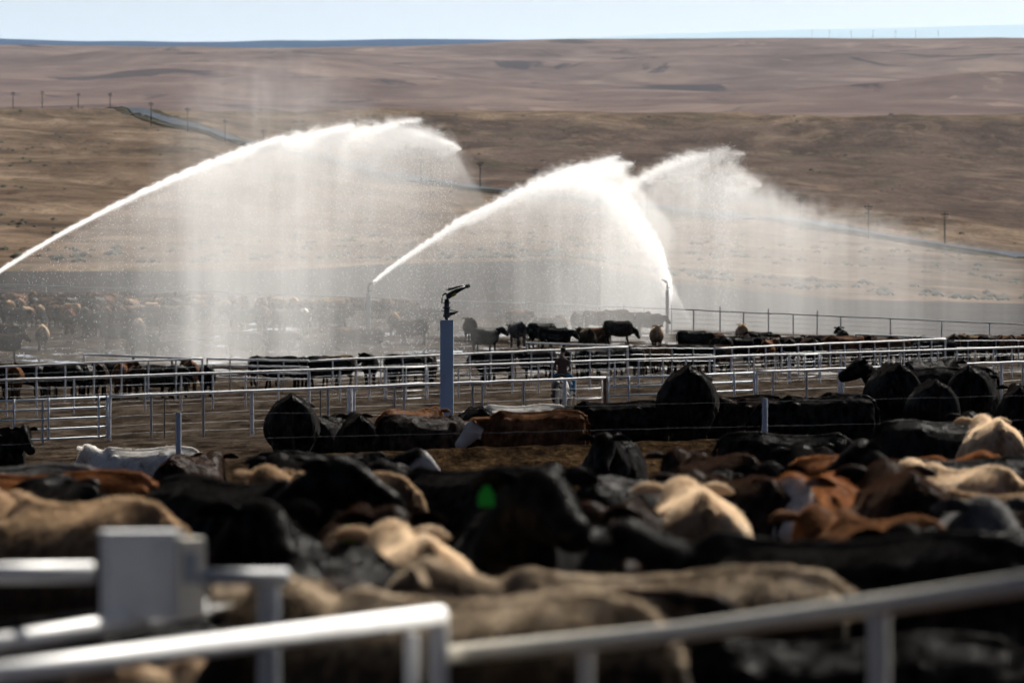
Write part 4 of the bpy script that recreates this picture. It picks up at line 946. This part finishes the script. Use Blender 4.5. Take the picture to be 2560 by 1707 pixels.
M_SADDLE = mat_simple('saddle_leather', (.06,.03,.016), .5)
M_BLANKET = mat_simple('saddle_blanket', (.05,.16,.30), .8, .1)
hx, hdp = wx(1406, 199), 199.
hg = ground_z(hx, hdp)
horse = empty('horse', (hx, hdp, hg), R(80)); tag(horse, 'brown and white horse seen from behind carrying the rider', 'horse')
obj('body', make_horse(), M_HORSE, horse)
mb = MB(); mb.tube([(-.80,0,1.38),(-.90,0,1.33),(-.95,.01,1.1),(-.94,.02,.8),(-.92,.02,.5),(-.90,.02,.35)], [.04,.055,.07,.09,.075,.01], 10); obj('tail', mb.mesh('tail'), M_TAILH, horse)
mb = MB()
for i in range(16):
    t = i/15; p = Vector((.62,0,1.56))+(Vector((1.22,0,1.94))-Vector((.62,0,1.56)))*t; mb.tube([p, p+Vector((-.02,-.06,-.03)), p+Vector((-.0,-.11,-.22))], [.03,.028,.006], 5)
obj('mane', mb.mesh('mane'), M_TAILH, horse)
mb = MB(); mb.loft([[(x, .325*math.sin(a)*1.0, 1.09+.42*math.cos(a)) for a in np.linspace(-1.75, 1.75, 13)]+[(x, .31*math.sin(a), 1.09+.40*math.cos(a)) for a in np.linspace(1.75, -1.75, 13)] for x in (-.28, 0, .25, .42)]); obj('saddle_blanket', mb.mesh('saddle_blanket'), M_BLANKET, horse)
mb = MB(); mb.loft([[(x, w*math.sin(a), 1.10+h*math.cos(a)) for a in np.linspace(-1.35, 1.35, 13)]+[(x, w*.93*math.sin(a), 1.10+(h-.05)*math.cos(a)) for a in np.linspace(1.35, -1.35, 13)] for x, w, h in ((-.24,.30,.53),(-.12,.33,.46),(.08,.335,.45),(.22,.32,.48),(.30,.30,.56))]); mb.tube([(.27,0,1.62),(.29,0,1.72),(.29,0,1.75)], [.03,.03,.045], 10); obj('saddle', mb.mesh('saddle'), M_SADDLE, horse)
# rider: one continuous body, seated, seen from behind
def make_rider():
    mb = MB(); z0 = 1.55
    mb.loft([[(x+ .11*math.cos(a)*d_, w*math.sin(a), z) for a in [2*math.pi*k/16 for k in range(16)]] for x, w, z, d_ in ((0,.12,z0-.04,.9),(0,.185,z0+.02,1.25),(0,.180,z0+.12,1.2),(.01,.165,z0+.25,1.05),(.02,.185,z0+.40,1.1),(.02,.205,z0+.50,1.05),(.01,.175,z0+.57,.9),(.01,.09,z0+.62,.65),(.02,.06,z0+.66,.55))])
    mb.tube([(.02,0,z0+.60),(.04,0,z0+.74)], [.062,.058], 12)
    H = Vector((.06,-.015,z0+.82)); mb.loft([ring_dir(H+Vector((.01*t,0,t*.125)), (0,0,1), (1,0,0), .078*q, .098*q, 14) for t, q in ((-1,.45),(-.75,.72),(-.35,.92),(.1,1.0),(.5,.93),(.8,.68),(1,.25))])
    mb.tube([H+Vector((.09,0,.0)), H+Vector((.118,0,-.025)), H+Vector((.10,0,-.04))], [.014,.016,.012], 8)
    for s in (-1, 1):
        mb.tube([(.01,.19*s,z0+.52),(-.02,.245*s,z0+.38),(-.02,.27*s,z0+.27),(.10,.26*s,z0+.20),(.26,.17*s,z0+.16),(.31,.14*s,z0+.165)], [.065,.056,.047,.044,.034,.03], 10)
        # hand: palm, four curled fingers, thumb from its side
        hp = Vector((.345,.125*s,z0+.165)); mb.loft([ring_dir(hp+Vector((t*.045,0,0)), (1,0,0), (0,0,1), .019*q, .038*q, 10) for t, q in ((-1,.8),(0,1),(1,.8))])
        for k in range(4):
            zf = z0+.192-k*.02; L = (.95,1.05,1.0,.8)[k]; mb.tube([(.375,.125*s,zf),(.41*1,.12*s,zf),(.425,(.12-.03*L)*s,zf),(.40,(.12-.045*L)*s,zf)], [.010,.0095,.009,.007], 6)
        mb.tube([(.335,.115*s,z0+.19),(.36,.085*s,z0+.215),(.39,.08*s,z0+.21)], [.012,.011,.008], 6)
        mb.tube([(0,.10*s,z0+.04),(.12,.24*s,z0-.04),(.30,.345*s,z0-.17),(.27,.37*s,z0-.36),(.20,.385*s,z0-.56),(.18,.39*s,z0-.66)], [.115,.105,.085,.07,.052,.048], 12)
        mb.tube([(.15,.39*s,z0-.66),(.18,.39*s,z0-.70),(.27,.395*s,z0-.715),(.36,.40*s,z0-.70)], [.05,.05,.045,.035], 10)
    V, F = remeshed(mb, .016, 4, 'person')
    me = mesh_from('person', V, F)
    for m in (M_SHIRT, M_JEANS, M_SKIN, M_BOOT, M_HAIR): me.materials.append(m)
    idx = np.zeros(len(F), np.int32)
    for i, f in enumerate(F):
        c = V[list(f)].mean(0)
        if c[2] < z0-.64: idx[i] = 3
        elif c[2] < z0+.055 and not (c[0] > .2 and c[2] > z0-.0): idx[i] = 1
        elif c[2] > z0+.655: idx[i] = 4 if (c[0] < .07 and c[2] > z0+.78) else 2
        elif c[0] > .285 and c[2] > z0+.05: idx[i] = 2
    me.polygons.foreach_set('material_index', idx); return me
M_SHIRT = mat_simple('brown_shirt', (.075,.048,.042), .9, .1); M_JEANS = mat_simple('blue_jeans', (.02,.10,.20), .9, .1); M_SKIN = mat_simple('skin', (.40,.22,.15), .5); M_BOOT = mat_simple('boot_leather', (.03,.018,.012), .5); M_HAIR = mat_simple('dark_hair', (.02,.013,.01), .6)
person = empty('person', (hx, hdp, hg+.02), R(80)); tag(person, 'person in brown shirt, blue jeans and dark cap riding the horse away', 'person')
bd = obj('body', make_rider(), None, person)
mb = MB(); H = Vector((.06,-.015,2.40)); mb.loft([ring_dir(H+Vector((0,0,z)), (0,0,1), (1,0,0), .092*q, .112*q, 16) for z, q in ((.0,1.0),(.03,1.02),(.08,.96),(.115,.75),(.13,.3))]); mb.loft([[(H.x+.02+x, H.y+y*w, H.z+.008-x*.12) for y, _ in ((-1,0),(-.5,0),(0,0),(.5,0),(1,0))]+[(H.x+.02+x, H.y+y*w, H.z-.006-x*.12) for y, _ in ((1,0),(.5,0),(0,0),(-.5,0),(-1,0))] for x, w in ((.03,.088),(.10,.08),(.15,.06),(.175,.03))])
obj('cap', mb.mesh('cap'), mat_simple('dark_cap', (.012,.014,.022), .8, .1), person)
# ------------------------------------------------------------------ utility poles and sagebrush on the hills
M_POLE = mat_simple('pole_wood', (.06,.05,.045), .9, .1)
pm = MB(); pm.tube([(0,0,-1),(0,0,10.2)], [.24,.17], 8); POLE_ME = pm.mesh('pole'); POLE_ME.materials.append(M_POLE)
cmb = MB(); cmb.box((0,0,9.4), (2.6,.22,.26)); cmb.box((0,0,8.6), (1.8,.2,.22)); CROSS_ME = cmb.mesh('crossarm', False); CROSS_ME.materials.append(M_POLE)
imb = MB()
for x in (-1.2,-.6,.6,1.2): imb.tube([(x,0,9.5),(x,0,9.85)], [.09,.06], 6)
INS_ME = imb.mesh('insulators'); INS_ME.materials.append(M_GREYPIPE)
def pole(px, ydisp_base, d, hgt, label, zf):
    X = wx(px, d); z = float(zf(X, d)[0]); r = empty('utility_pole', (X, d, z), R(random.uniform(-12, 12))); r.scale = (hgt/10.,)*3
    tag(r, label, 'utility pole', 'utility poles along the road')
    for nm, me in (('pole', POLE_ME), ('crossarm', CROSS_ME), ('insulators', INS_ME)):
        o = bpy.data.objects.new(nm, me); COL.objects.link(o); o.parent = r
PL = [(30,247,0),(97,248,0),(180,250,0),(253,260,0),(347,288,0),(431,303,0),(517,330,0),(605,352,0),(700,378,0),(967,424,0),(1103,436,0),(1230,452,0),(1487,494,0),(1685,512,0),(1838,528,0),(1995,548,0),(2170,568,0)]
for i, (x, y, _) in enumerate(PL):
    px = x*K; d = solve_d(px, y, hi=3050) if i > 2 else 3040
    hgt = {0: 43, 1: 43, 2: 44, 3: 48, 4: 54, 5: 56, 6: 56, 7: 56, 8: 58, 9: 60, 10: 66, 11: 66, 12: 72, 13: 74, 14: 76, 15: 78, 16: 80}[i]*K/F_PX*d
    pole(px, y, d, hgt, f'{ORD[i]} utility pole from the left along the hillside road', hill_z)
# skyline poles at right
fz = far_z(TP, 16, 420, 520, 41)
for i, x in enumerate((1865, 1905, 1955, 2005, 2057, 2103, 2155)):
    d = 8950; X = wx(x*K, d); z = float(fz(X, d)[0]); r = empty('utility_pole', (X, d, z)); r.scale = (.9, .9, 18*K/F_PX*d/10)
    tag(r, f'{ORD[i]} tiny pole from the left on the skyline at right', 'utility pole', 'tiny skyline poles')
    for nm, me in (('pole', POLE_ME), ('crossarm', CROSS_ME)):
        o = bpy.data.objects.new(nm, me); COL.objects.link(o); o.parent = r
# sagebrush: far too many and small to count
n = NT('sagebrush'); G = n.n('ShaderNodeNewGeometry').outputs['Position']; M_SAGE = n.surf(n.pbr(n.ramp(n.noise(G, .6, 2), [(.3, (.030,.032,.024)), (.7, (.070,.068,.048))]), .95, .05))
rs = np.random.default_rng(5); V, F = [], []
ico = [(0,0,1),(.9,0,.35),(.28,.85,.4),(-.72,.53,.35),(-.72,-.53,.3),(.28,-.85,.4),(.6,.5,-.1),(-.3,.8,-.1),(-.8,0,-.1),(-.2,-.8,-.1),(.7,-.5,-.1)]
icf = [(0,1,2),(0,2,3),(0,3,4),(0,4,5),(0,5,1),(1,6,2),(2,7,3),(3,8,4),(4,9,5),(5,10,1)]
N = 1500; dd = np.exp(rs.uniform(math.log(640), math.log(3040), N)); pxs = rs.uniform(-200, 2760, N); XX = wx(pxs, 1)*dd
keep = (vnoise(XX/60, dd/120, 71) > .5) | (np.abs(dd-2980) < 50); XX, dd = XX[keep], dd[keep]; ZZ = hill_z(XX, dd)
for X, D, Z in zip(XX, dd, ZZ):
    s = rs.uniform(.3, .95)*(1.0+.35*(D > 2500)); b = len(V); V += [(X+s*1.3*a*rs.uniform(.7,1.3), D+s*1.3*c, Z+s*.9*e) for a, c, e in ico]; F += [tuple(i+b for i in f) for f in icf]
tag(obj('sagebrush', mesh_from('sagebrush', V, F), M_SAGE), 'scattered grey green sagebrush dotting the dry slopes', 'shrubs', kind='stuff')
# ------------------------------------------------------------------ sprinkler jets: falling mist (volume), ragged jet and droplets
def spray_mist(name, d, top, A, B, sig, peak, Lfall, seed, g=.55, lean=0.0, ztop_pad=1.2, step=.75, parent=None, soft=.55, wobble=1.1, stc=.22, core=0.0, cw=(.12,.5), corefade=None):
    """volume under a jet. top: (col,row) of the jet in the 2352-wide view; A: (col, 0..1) mist hanging under the jet; B: falling to the ground"""
    Tx = np.array([wx(c*K, d) for c, _ in top]); Tz = np.array([wpt(c*K, r*K, d).z for c, r in top])
    x0, x1 = Tx[0], Tx[-1]; zg = min(float(ground_z(float(x), d)) for x in np.linspace(x0, x1, 8))-.1
    z1 = Tz.max()+ztop_pad; n = NT(name); P = n.n('ShaderNodeNewGeometry').outputs['Position']
    sep = n.n('ShaderNodeSeparateXYZ'); n.put(sep.inputs[0], P); X, Y, Z = sep.outputs
    X = n.math('ADD', X, n.math('MULTIPLY', n.math('SUBTRACT', Z, zg), lean)) if lean else X
    t = n.maprange(X, x0, x1)
    norm = lambda c: (wx(c*K, d)-x0)/(x1-x0)
    zc = n.math('MULTIPLY_ADD', n.curve(t, [((a-x0)/(x1-x0), (b-zg)/(z1-zg)) for a, b in zip(Tx, Tz)]), z1-zg, zg)
    wob = n.noise(n.mapping(P, (.9,.5,.9), (seed,0,0)), 1.0, 2, .6)
    u = n.math('ADD', n.math('SUBTRACT', zc, Z), n.math('MULTIPLY', n.math('SUBTRACT', wob, .5), wobble))
    a = n.curve(t, [(max(0, min(1, norm(c))), v) for c, v in A]); b = n.curve(t, [(max(0, min(1, norm(c))), v) for c, v in B])
    edge = n.maprange(u, -.12, soft, smooth=True)
    near_ = n.math('MULTIPLY', n.math('EXPONENT', n.math('DIVIDE', n.math('MULTIPLY', n.math('MAXIMUM', u, 0.), -1.), Lfall)), a)
    st1 = n.noise(n.mapping(P, (1.5,.35,.075), (seed,3,1)), 1.0, 2, .6); st2 = n.noise(n.mapping(P, (.42,.2,.05), (seed+4,1,2)), 1.0, 1, .5)
    streak = n.math('MULTIPLY', n.maprange(st1, .30, .68, 1-stc, 1+stc), n.maprange(st2, .32, .66, 1-stc*1.1, 1+stc*1.1))
    puff = n.noise(n.mapping(P, (.55,.3,.45), (seed+9,0,4)), 1.0, 2, .65)
    near_ = n.math('MULTIPLY', near_, n.maprange(puff, .32, .66, .35, 1.5))
    fall = n.math('MULTIPLY', b, streak)
    dens = n.math('MULTIPLY', n.math('ADD', n.math('MULTIPLY', near_, n.maprange(st1, .3, .7, .8, 1.2)), fall), edge)
    yy = n.math('DIVIDE', n.math('SUBTRACT', Y, d), sig); gy = n.math('EXPONENT', n.math('MULTIPLY', n.math('MULTIPLY', yy, yy), -.5))
    dens = n.math('MULTIPLY', n.math('MULTIPLY', dens, gy), peak)
    if core:                                                     # bright frayed jet along the top
        sl = np.gradient(Tz, Tx); cosv = n.curve(t, [((a_-x0)/(x1-x0), float(c_)) for a_, c_ in zip(Tx, 1/np.sqrt(1+sl**2))])
        fray = n.noise(n.mapping(P, (2.2,1.2,3.0), (seed+2,5,0)), 1.0, 2, .65)
        cf = n.curve(t, [(max(0, min(1, norm(c))), v) for c, v in corefade])
        wv = n.math('MULTIPLY', n.curve(t, [(max(0, min(1, norm(c))), v) for c, v in cw]), n.maprange(fray, .3, .7, .55, 1.5))
        up_ = n.math('MULTIPLY', n.math('SUBTRACT', zc, Z), cosv); qd = n.math('DIVIDE', n.math('ADD', up_, n.math('MULTIPLY', n.math('SUBTRACT', fray, .5), .25)), wv)
        qd = n.math('MULTIPLY', qd, n.math('MULTIPLY_ADD', n.math('GREATER_THAN', qd, 0.), -.45, 1.0))
        cy_ = n.math('DIVIDE', n.math('SUBTRACT', Y, d), .8); r2 = n.math('ADD', n.math('MULTIPLY', qd, qd), n.math('MULTIPLY', cy_, cy_))
        cd_ = n.math('MULTIPLY', n.math('MULTIPLY', n.math('EXPONENT', n.math('MULTIPLY', r2, -1.)), cf), n.math('MULTIPLY', n.maprange(fray, .3, .7, .6, 1.4), core))
        dens = n.math('ADD', dens, cd_)
    v = n.n('ShaderNodeVolumeScatter'); n.put(v.inputs['Color'], (.985,.985,.985)); n.put(v.inputs['Density'], dens); n.put(v.inputs['Anisotropy'], g)
    m = n.vol(v.outputs[0])
    # closed domain hugging the spray: outline in x-z extruded in y
    up = [(x, z+ztop_pad*.9) for x, z in zip(Tx, Tz)]
    out = [(x0, zg), (x1, zg)]+up[::-1]; th = sig*2.3
    V = [(x, d-th, z) for x, z in out]+[(x, d+th, z) for x, z in out]; k = len(out)
    bm = bmesh.new(); vs = [bm.verts.new(q) for q in V]
    bm.faces.new(vs[:k]); bm.faces.new(vs[k:][::-1])
    for i in range(k): bm.faces.new((vs[i], vs[k+i], vs[k+(i+1) % k], vs[(i+1) % k]))
    bmesh.ops.recalc_face_normals(bm, faces=bm.faces); bmesh.ops.triangulate(bm, faces=bm.faces[:2])
    me = bpy.data.meshes.new(name); bm.to_mesh(me); bm.free()
    dims = np.ptp(np.array(V), axis=0); m.cycles.volume_step_rate = float(step/(dims.mean()/10)) if hasattr(m.cycles, 'volume_step_rate') else 1
    o = obj('mist', me, m, parent)
    if parent is None: tag(o, kind='stuff')
    else: o['kind'] = 'stuff'; o['label'] = 'white mist falling below the jet'
    return o
n = NT('water_drops'); tr = n.n('ShaderNodeBsdfTranslucent'); n.put(tr.inputs['Color'], (.92,.94,.96)); gl = n.pbr((.8,.82,.85), .15, .5); mx = n.n('ShaderNodeMixShader'); mx.inputs[0].default_value = .35; n.put(mx.inputs[1], tr.outputs[0]); n.put(mx.inputs[2], gl)
M_DROPS = n.surf(mx.outputs[0])
def traj(top, d, nn=400, d1=None):
    c = np.array([t[0] for t in top], float); r = np.array([t[1] for t in top], float); q = np.arange(len(c), dtype=float); tq = np.linspace(0, len(c)-1, nn)
    c, r = smooth_interp(tq, q, c), smooth_interp(tq, q, r); dd = np.linspace(d, d1 or d, nn)
    return np.stack([(c*K-CX)/F_PX*dd, dd, EYE-(r*K-CY)/F_PX*dd], -1)
def drops_mesh(P, size, rs, stretch=None):
    "tiny tetrahedral drops"
    N = len(P); tet = np.array([(0,0,1),(.94,0,-.33),(-.47,.82,-.33),(-.47,-.82,-.33)])
    S = size[:, None, None]*tet[None]*np.array((1,1,1.)); S = S*rs.uniform(.6, 1.4, (N, 1, 1))
    if stretch is not None: S = S+tet[None, :, 2:3]*stretch[:, None, :]
    V = (P[:, None, :]+S).reshape(-1, 3); b = np.arange(N)[:, None, None]*4
    F = (np.array([(0,1,2),(0,2,3),(0,3,1),(1,3,2)])[None]+b).reshape(-1, 3)
    me = bpy.data.meshes.new('drops'); me.vertices.add(len(V)); me.vertices.foreach_set('co', V.ravel().astype(np.float32))
    me.loops.add(F.size); me.loops.foreach_set('vertex_index', F.ravel().astype(np.int32)); me.polygons.add(len(F))
    me.polygons.foreach_set('loop_start', np.arange(0, F.size, 3, dtype=np.int32)); me.polygons.foreach_set('loop_total', np.full(len(F), 3, np.int32)); me.update(calc_edges=True)
    return me
def feather(p0, dx, dz, ln, peak, parent, seed):
    "one pulse of the jet: a soft ragged plume, pointed at its tip"
    p0 = Vector(p0); L = math.hypot(dx, dz); c, s_ = dx/L, dz/L; n = NT('jet_pulse'); P = n.n('ShaderNodeNewGeometry').outputs['Position']
    sep = n.n('ShaderNodeSeparateXYZ'); n.put(sep.inputs[0], P); X, Y, Z = sep.outputs
    rx_, rz_ = n.math('SUBTRACT', X, p0.x), n.math('SUBTRACT', Z, p0.z)
    q = n.math('DIVIDE', n.math('ADD', n.math('MULTIPLY', rx_, c), n.math('MULTIPLY', rz_, s_)), L)
    v_ = n.math('SUBTRACT', n.math('MULTIPLY', rz_, abs(c)), n.math('MULTIPLY', rx_, s_*(1 if c > 0 else -1)))
    fr = n.noise(n.mapping(P, (1.6,1.0,2.4), (seed,2,0)), 1.0, 4, .7); v_ = n.math('ADD', v_, n.math('MULTIPLY', n.math('SUBTRACT', fr, .5), .55*ln))
    w = n.math('MULTIPLY', n.curve(q, [(0,.35),(.3,.8),(.6,.75),(.85,.42),(1,.06)]), ln*.42); vv = n.math('DIVIDE', v_, w); vv = n.math('MULTIPLY', vv, n.math('MULTIPLY_ADD', n.math('LESS_THAN', vv, 0.), -.55, 1.0))
    yv = n.math('DIVIDE', n.math('SUBTRACT', Y, p0.y), .7); r2 = n.math('ADD', n.math('MULTIPLY', vv, vv), n.math('MULTIPLY', yv, yv))
    ends = n.curve(q, [(0,.2),(.2,.9),(.7,1),(.93,.75),(1,0)])
    de = n.math('MULTIPLY', n.math('MULTIPLY', n.math('EXPONENT', n.math('MULTIPLY', r2, -1.2)), ends), n.math('MULTIPLY', n.maprange(fr, .3, .7, .35, 1.6), peak))
    v = n.n('ShaderNodeVolumeScatter'); n.put(v.inputs['Color'], (.985,.985,.985)); n.put(v.inputs['Density'], de); n.put(v.inputs['Anisotropy'], .55); m = n.vol(v.outputs[0])
    h0, h1 = ln*1.1, ln*.6; out = []
    for (qq, hh) in ((0, -h0), (L, -h0), (L, h1), (0, h1)): out.append((p0.x+c*qq-s_*hh*(1 if c > 0 else -1), p0.z+s_*qq+abs(c)*hh))
    V = [(x, p0.y-1.6, z) for x, z in out]+[(x, p0.y+1.6, z) for x, z in out]; bm = bmesh.new(); vs = [bm.verts.new(k) for k in V]
    for f in ((0,1,2,3),(7,6,5,4),(0,4,5,1),(1,5,6,2),(2,6,7,3),(3,7,4,0)): bm.faces.new([vs[i] for i in f])
    bmesh.ops.recalc_face_normals(bm, faces=bm.faces); me = bpy.data.meshes.new('jet_pulse'); bm.to_mesh(me); bm.free()
    dims = np.ptp(np.array(V), axis=0); m.cycles.volume_step_rate = float(.45/(dims.mean()/10)); o = obj('jet_pulse', me, m, parent); o['kind'] = 'stuff'; return o
def jet(T, w0, w1, n_core, n_fall, seed, parent, fall=6.0, lobes=(), start=0.0, power=1.3, tau=2.0, end=1.0):
    "dense core along trajectory T (N,3), fringe of drops, rain of drops below; lobes: ragged pulses leaving the jet"
    rs = np.random.default_rng(seed); N = len(T); tan = np.gradient(T, axis=0); tan /= np.linalg.norm(tan, axis=1)[:, None]
    t = start+(1-start)*rs.uniform(0, 1, n_core)**.8; i = (t*(N-1)).astype(int); w = w0+(w1-w0)*t**power
    off = rs.normal(0, .8, (n_core, 3))*w[:, None]; off[:, 2] = np.where(off[:, 2] > 0, off[:, 2]*.6, off[:, 2]*1.8)
    P = [T[i]+off+tan[i]*rs.normal(0, .15, (n_core, 1))]; S = [rs.uniform(.010, .022, n_core)]; ST = [tan[i]*(.04+.08*(1-t))[:, None]]
    for (t0, dx, dz, ln, n_l) in lobes:                          # pulse: a feather from T(t0) by (dx,dz)
        b = T[int(t0*(N-1))]; feather(b, dx, dz, ln, tau, parent, seed*7+t0*31)
        m_ = n_l//3; q = rs.beta(1.6, 1.0, m_); p = b+np.stack([dx*q, np.zeros(m_), dz*q], -1)+rs.normal(0, .28, (m_, 3))*ln*np.array((.5,1,.6)); p[:, 2] -= np.abs(rs.normal(0, .3, m_))*q*ln
        P.append(p); S.append(rs.uniform(.010, .024, m_)); dv = np.array((dx, 0, dz))/math.hypot(dx, dz); ST.append(np.repeat(dv[None]*.06, m_, 0))
    t = start+(1-start)*rs.beta(2.2, 1.1, n_fall); i = (t*(N-1)).astype(int); dr = rs.exponential(fall, n_fall); p = T[i]+rs.normal(0, 1, (n_fall, 3))*(w0+(w1-w0)*t)[:, None]*np.array((.8,1.6,.5))
    p[:, 2] -= dr; p[:, 0] += tan[i][:, 0]*dr*.10; gz = ground_z(p[:, 0], p[:, 1]); ok = p[:, 2] > gz
    P.append(p[ok]); S.append(rs.uniform(.007, .015, ok.sum())); ST.append(np.repeat(np.array([[.0, 0, .04]]), ok.sum(), 0))
    me = drops_mesh(np.concatenate(P), np.concatenate(S), rs, np.concatenate(ST)); me.materials.append(M_DROPS)
    o = obj('jet_drops', me, M_DROPS, parent); o['kind'] = 'stuff'; o['label'] = 'bright ragged jet of water drops'; return o
def spray(label, T):
    e = empty('water_spray', tuple(T[0])); tag(e, label, 'water spray', 'sprinkler sprays over the wet pen'); return e
def reparent(e):
    for o in [c for c in bpy.data.objects if c.parent == e]: o.location = -e.location
# left jet
J1 = [(-90,680),(0,622),(100,560),(200,505),(300,455),(400,409),(500,369),(600,337),(700,316),(800,305),(890,300),(960,308),(1020,328)]
d1 = 291; T1 = traj(J1, d1); e1 = spray('long bright jet arching from the left edge, curtain of water below it', T1)
jet(T1, .035, .42, 1500, 12000, 1, e1, 5.0, lobes=((.81, 2.3, .62, .75, 1600), (.88, 2.0, -.10, .7, 1500), (.69, 2.0, .55, .6, 1200), (.92, 2.2, -.75, .8, 1600), (.57, 1.7, .60, .5, 900), (.86, 2.9, -.65, .6, 900)), tau=.9)
spray_mist('left_spray_mist', d1, J1+[(1080,400),(1150,520)], [(-90,0),(60,.03),(200,.10),(320,.22),(430,.50),(560,.85),(720,1),(860,1),(960,.60),(1060,.25),(1150,0)], [(-90,.06),(100,.08),(250,.14),(330,.26),(400,.44),(475,.72),(540,.62),(600,.48),(680,.40),(760,.27),(880,.18),(1000,.08),(1150,0)], 1.9, .195, 3.0, 3.0, parent=e1, wobble=1.5,
  core=2.6, cw=((-90,.035),(100,.042),(300,.065),(500,.12),(700,.22),(900,.36),(1150,.45)), corefade=((-90,1),(400,.9),(650,.62),(800,.42),(930,.25),(1010,.05),(1150,0)))
# middle jet
J2 = [(857,648),(900,613),(950,578),(1000,545),(1050,513),(1100,490),(1150,463),(1200,439),(1250,417),(1300,402),(1360,388),(1418,378)]
d2 = 338; T2 = traj(J2, d2, d1=350); e2 = spray('middle jet rising to the right from the slim white sprinkler post', T2)
jet(T2, .05, .45, 1200, 7000, 2, e2, 4.5, lobes=((.86, 2.6, 1.0, .75, 1600), (.78, 1.8, .85, .6, 1200), (.38, 1.3, .75, .5, 700), (.70, 1.8, .8, .5, 900), (.92, 2.4, .35, .7, 900)), tau=.9)
spray_mist('middle_spray_mist', 344, J2+[(1470,430),(1560,520)], [(857,0),(930,.07),(1020,.22),(1120,.50),(1200,.85),(1300,1),(1400,1),(1470,.7),(1560,0)], [(857,0),(960,.05),(1080,.14),(1200,.25),(1350,.32),(1470,.26),(1560,0)], 2.0, .145, 2.6, 7.0, parent=e2, wobble=1.5,
  core=1.7, cw=((857,.05),(950,.08),(1050,.13),(1150,.20),(1300,.33),(1560,.45)), corefade=((857,1),(1050,.9),(1200,.65),(1330,.4),(1400,.15),(1470,0),(1560,0)))
# right jet, thrown away to the left from the post by the back fence
J3 = [(1290,400),(1335,409),(1371,424),(1401,443),(1431,468),(1461,502),(1491,546),(1511,578),(1526,610),(1535,642)]
d3 = 371; T3 = traj(J3[::-1], d3, d1=373); e3 = spray('thick white jet curving up to the left from the post by the back fence', T3)
jet(T3, .12, .75, 1000, 5000, 3, e3, 4.0, lobes=((.55, -1.6, 1.2, .8, 1200), (.72, -1.6, .8, .7, 1200)), power=.7, tau=.7)
spray_mist('right_spray_mist', d3, [(1180,500),(1240,425)]+J3+[(1560,690),(1600,760)], [(1180,0),(1260,.5),(1320,.9),(1400,1),(1480,.85),(1525,.5),(1545,.15),(1600,0)], [(1180,.04),(1300,.18),(1450,.24),(1510,.20),(1545,.08),(1600,0)], 2.0, .115, 2.2, 12.0, parent=e3, soft=.8, wobble=1.4,
  core=1.35, cw=((1180,.45),(1290,.45),(1400,.40),(1490,.32),(1520,.24),(1540,.14),(1600,.08)), corefade=((1180,0),(1280,.15),(1340,.5),(1420,.85),(1500,1),(1537,1),(1546,.2),(1600,0)))
# drifting spray of a fourth gun behind the back fence
J4 = [(1300,520),(1370,470),(1440,428),(1500,402),(1550,384),(1600,372),(1640,388),(1662,402)]
d4 = 402; T4 = traj(J4, d4); e4 = spray('feathered jet and drifting mist at right, behind the back fence', T4)
jet(T4, .25, .6, 800, 3500, 4, e4, 5.0, lobes=((.60, 3.6, 1.35, 1.2, 1800), (.80, 2.8, -.3, 1.5, 1500), (.50, 3.2, 1.3, 1.1, 1000), (.70, 3.6, .65, 1.3, 1000), (.9, 3.2, -1.0, 1.6, 1200)), start=.45, tau=.38)
spray_mist('drifting_mist', d4, [(1380,480),(1440,428),(1500,398),(1550,380),(1600,370),(1660,386),(1720,392),(1800,425),(1900,460),(2050,490),(2200,530),(2420,580)], [(1380,0),(1450,.5),(1550,.95),(1640,.9),(1730,.62),(1820,.45),(1950,.26),(2100,.15),(2300,.07),(2420,0)], [(1380,.15),(1500,.34),(1580,.42),(1700,.44),(1850,.36),(2000,.28),(2150,.21),(2300,.13),(2420,.0)], 3.4, .088, 3.6, 17.0, parent=e4, step=.8, soft=2.0, wobble=4.5, stc=.25,
  core=.9, cw=((1380,.2),(1500,.32),(1600,.5),(2420,.5)), corefade=((1380,.2),(1450,.6),(1520,.9),(1590,.6),(1625,.15),(1660,0),(2420,0)))
# thin mist drifting up from the long jet
spray_mist('rising_mist', 420, [(330,320),(400,190),(480,120),(600,95),(720,110),(820,170),(900,250),(980,320)], [(330,0),(450,.6),(600,1),(750,.8),(880,.5),(980,0)], [(330,0),(450,.45),(600,.6),(750,.55),(880,.35),(980,0)], 3.0, .020, 6.0, 23.0, parent=e1, step=1.0, soft=6.0, wobble=6.0, stc=.5)
for e in (e1, e2, e3, e4): reparent(e)
# ------------------------------------------------------------------ hazy air over the whole country
n = NT('hazy_air'); v = n.n('ShaderNodeVolumePrincipled'); n.put(v.inputs['Color'], (.66,.86,1.0)); n.put(v.inputs['Density'], 0.9e-5); n.put(v.inputs['Anisotropy'], .35)
M_HAZE = n.vol(v.outputs[0]); mb = MB(); mb.box((0, 37500, 1900), (330000, 77000, 3860)); hz = mb.build('haze', M_HAZE, None, False); tag(hz, kind='stuff')
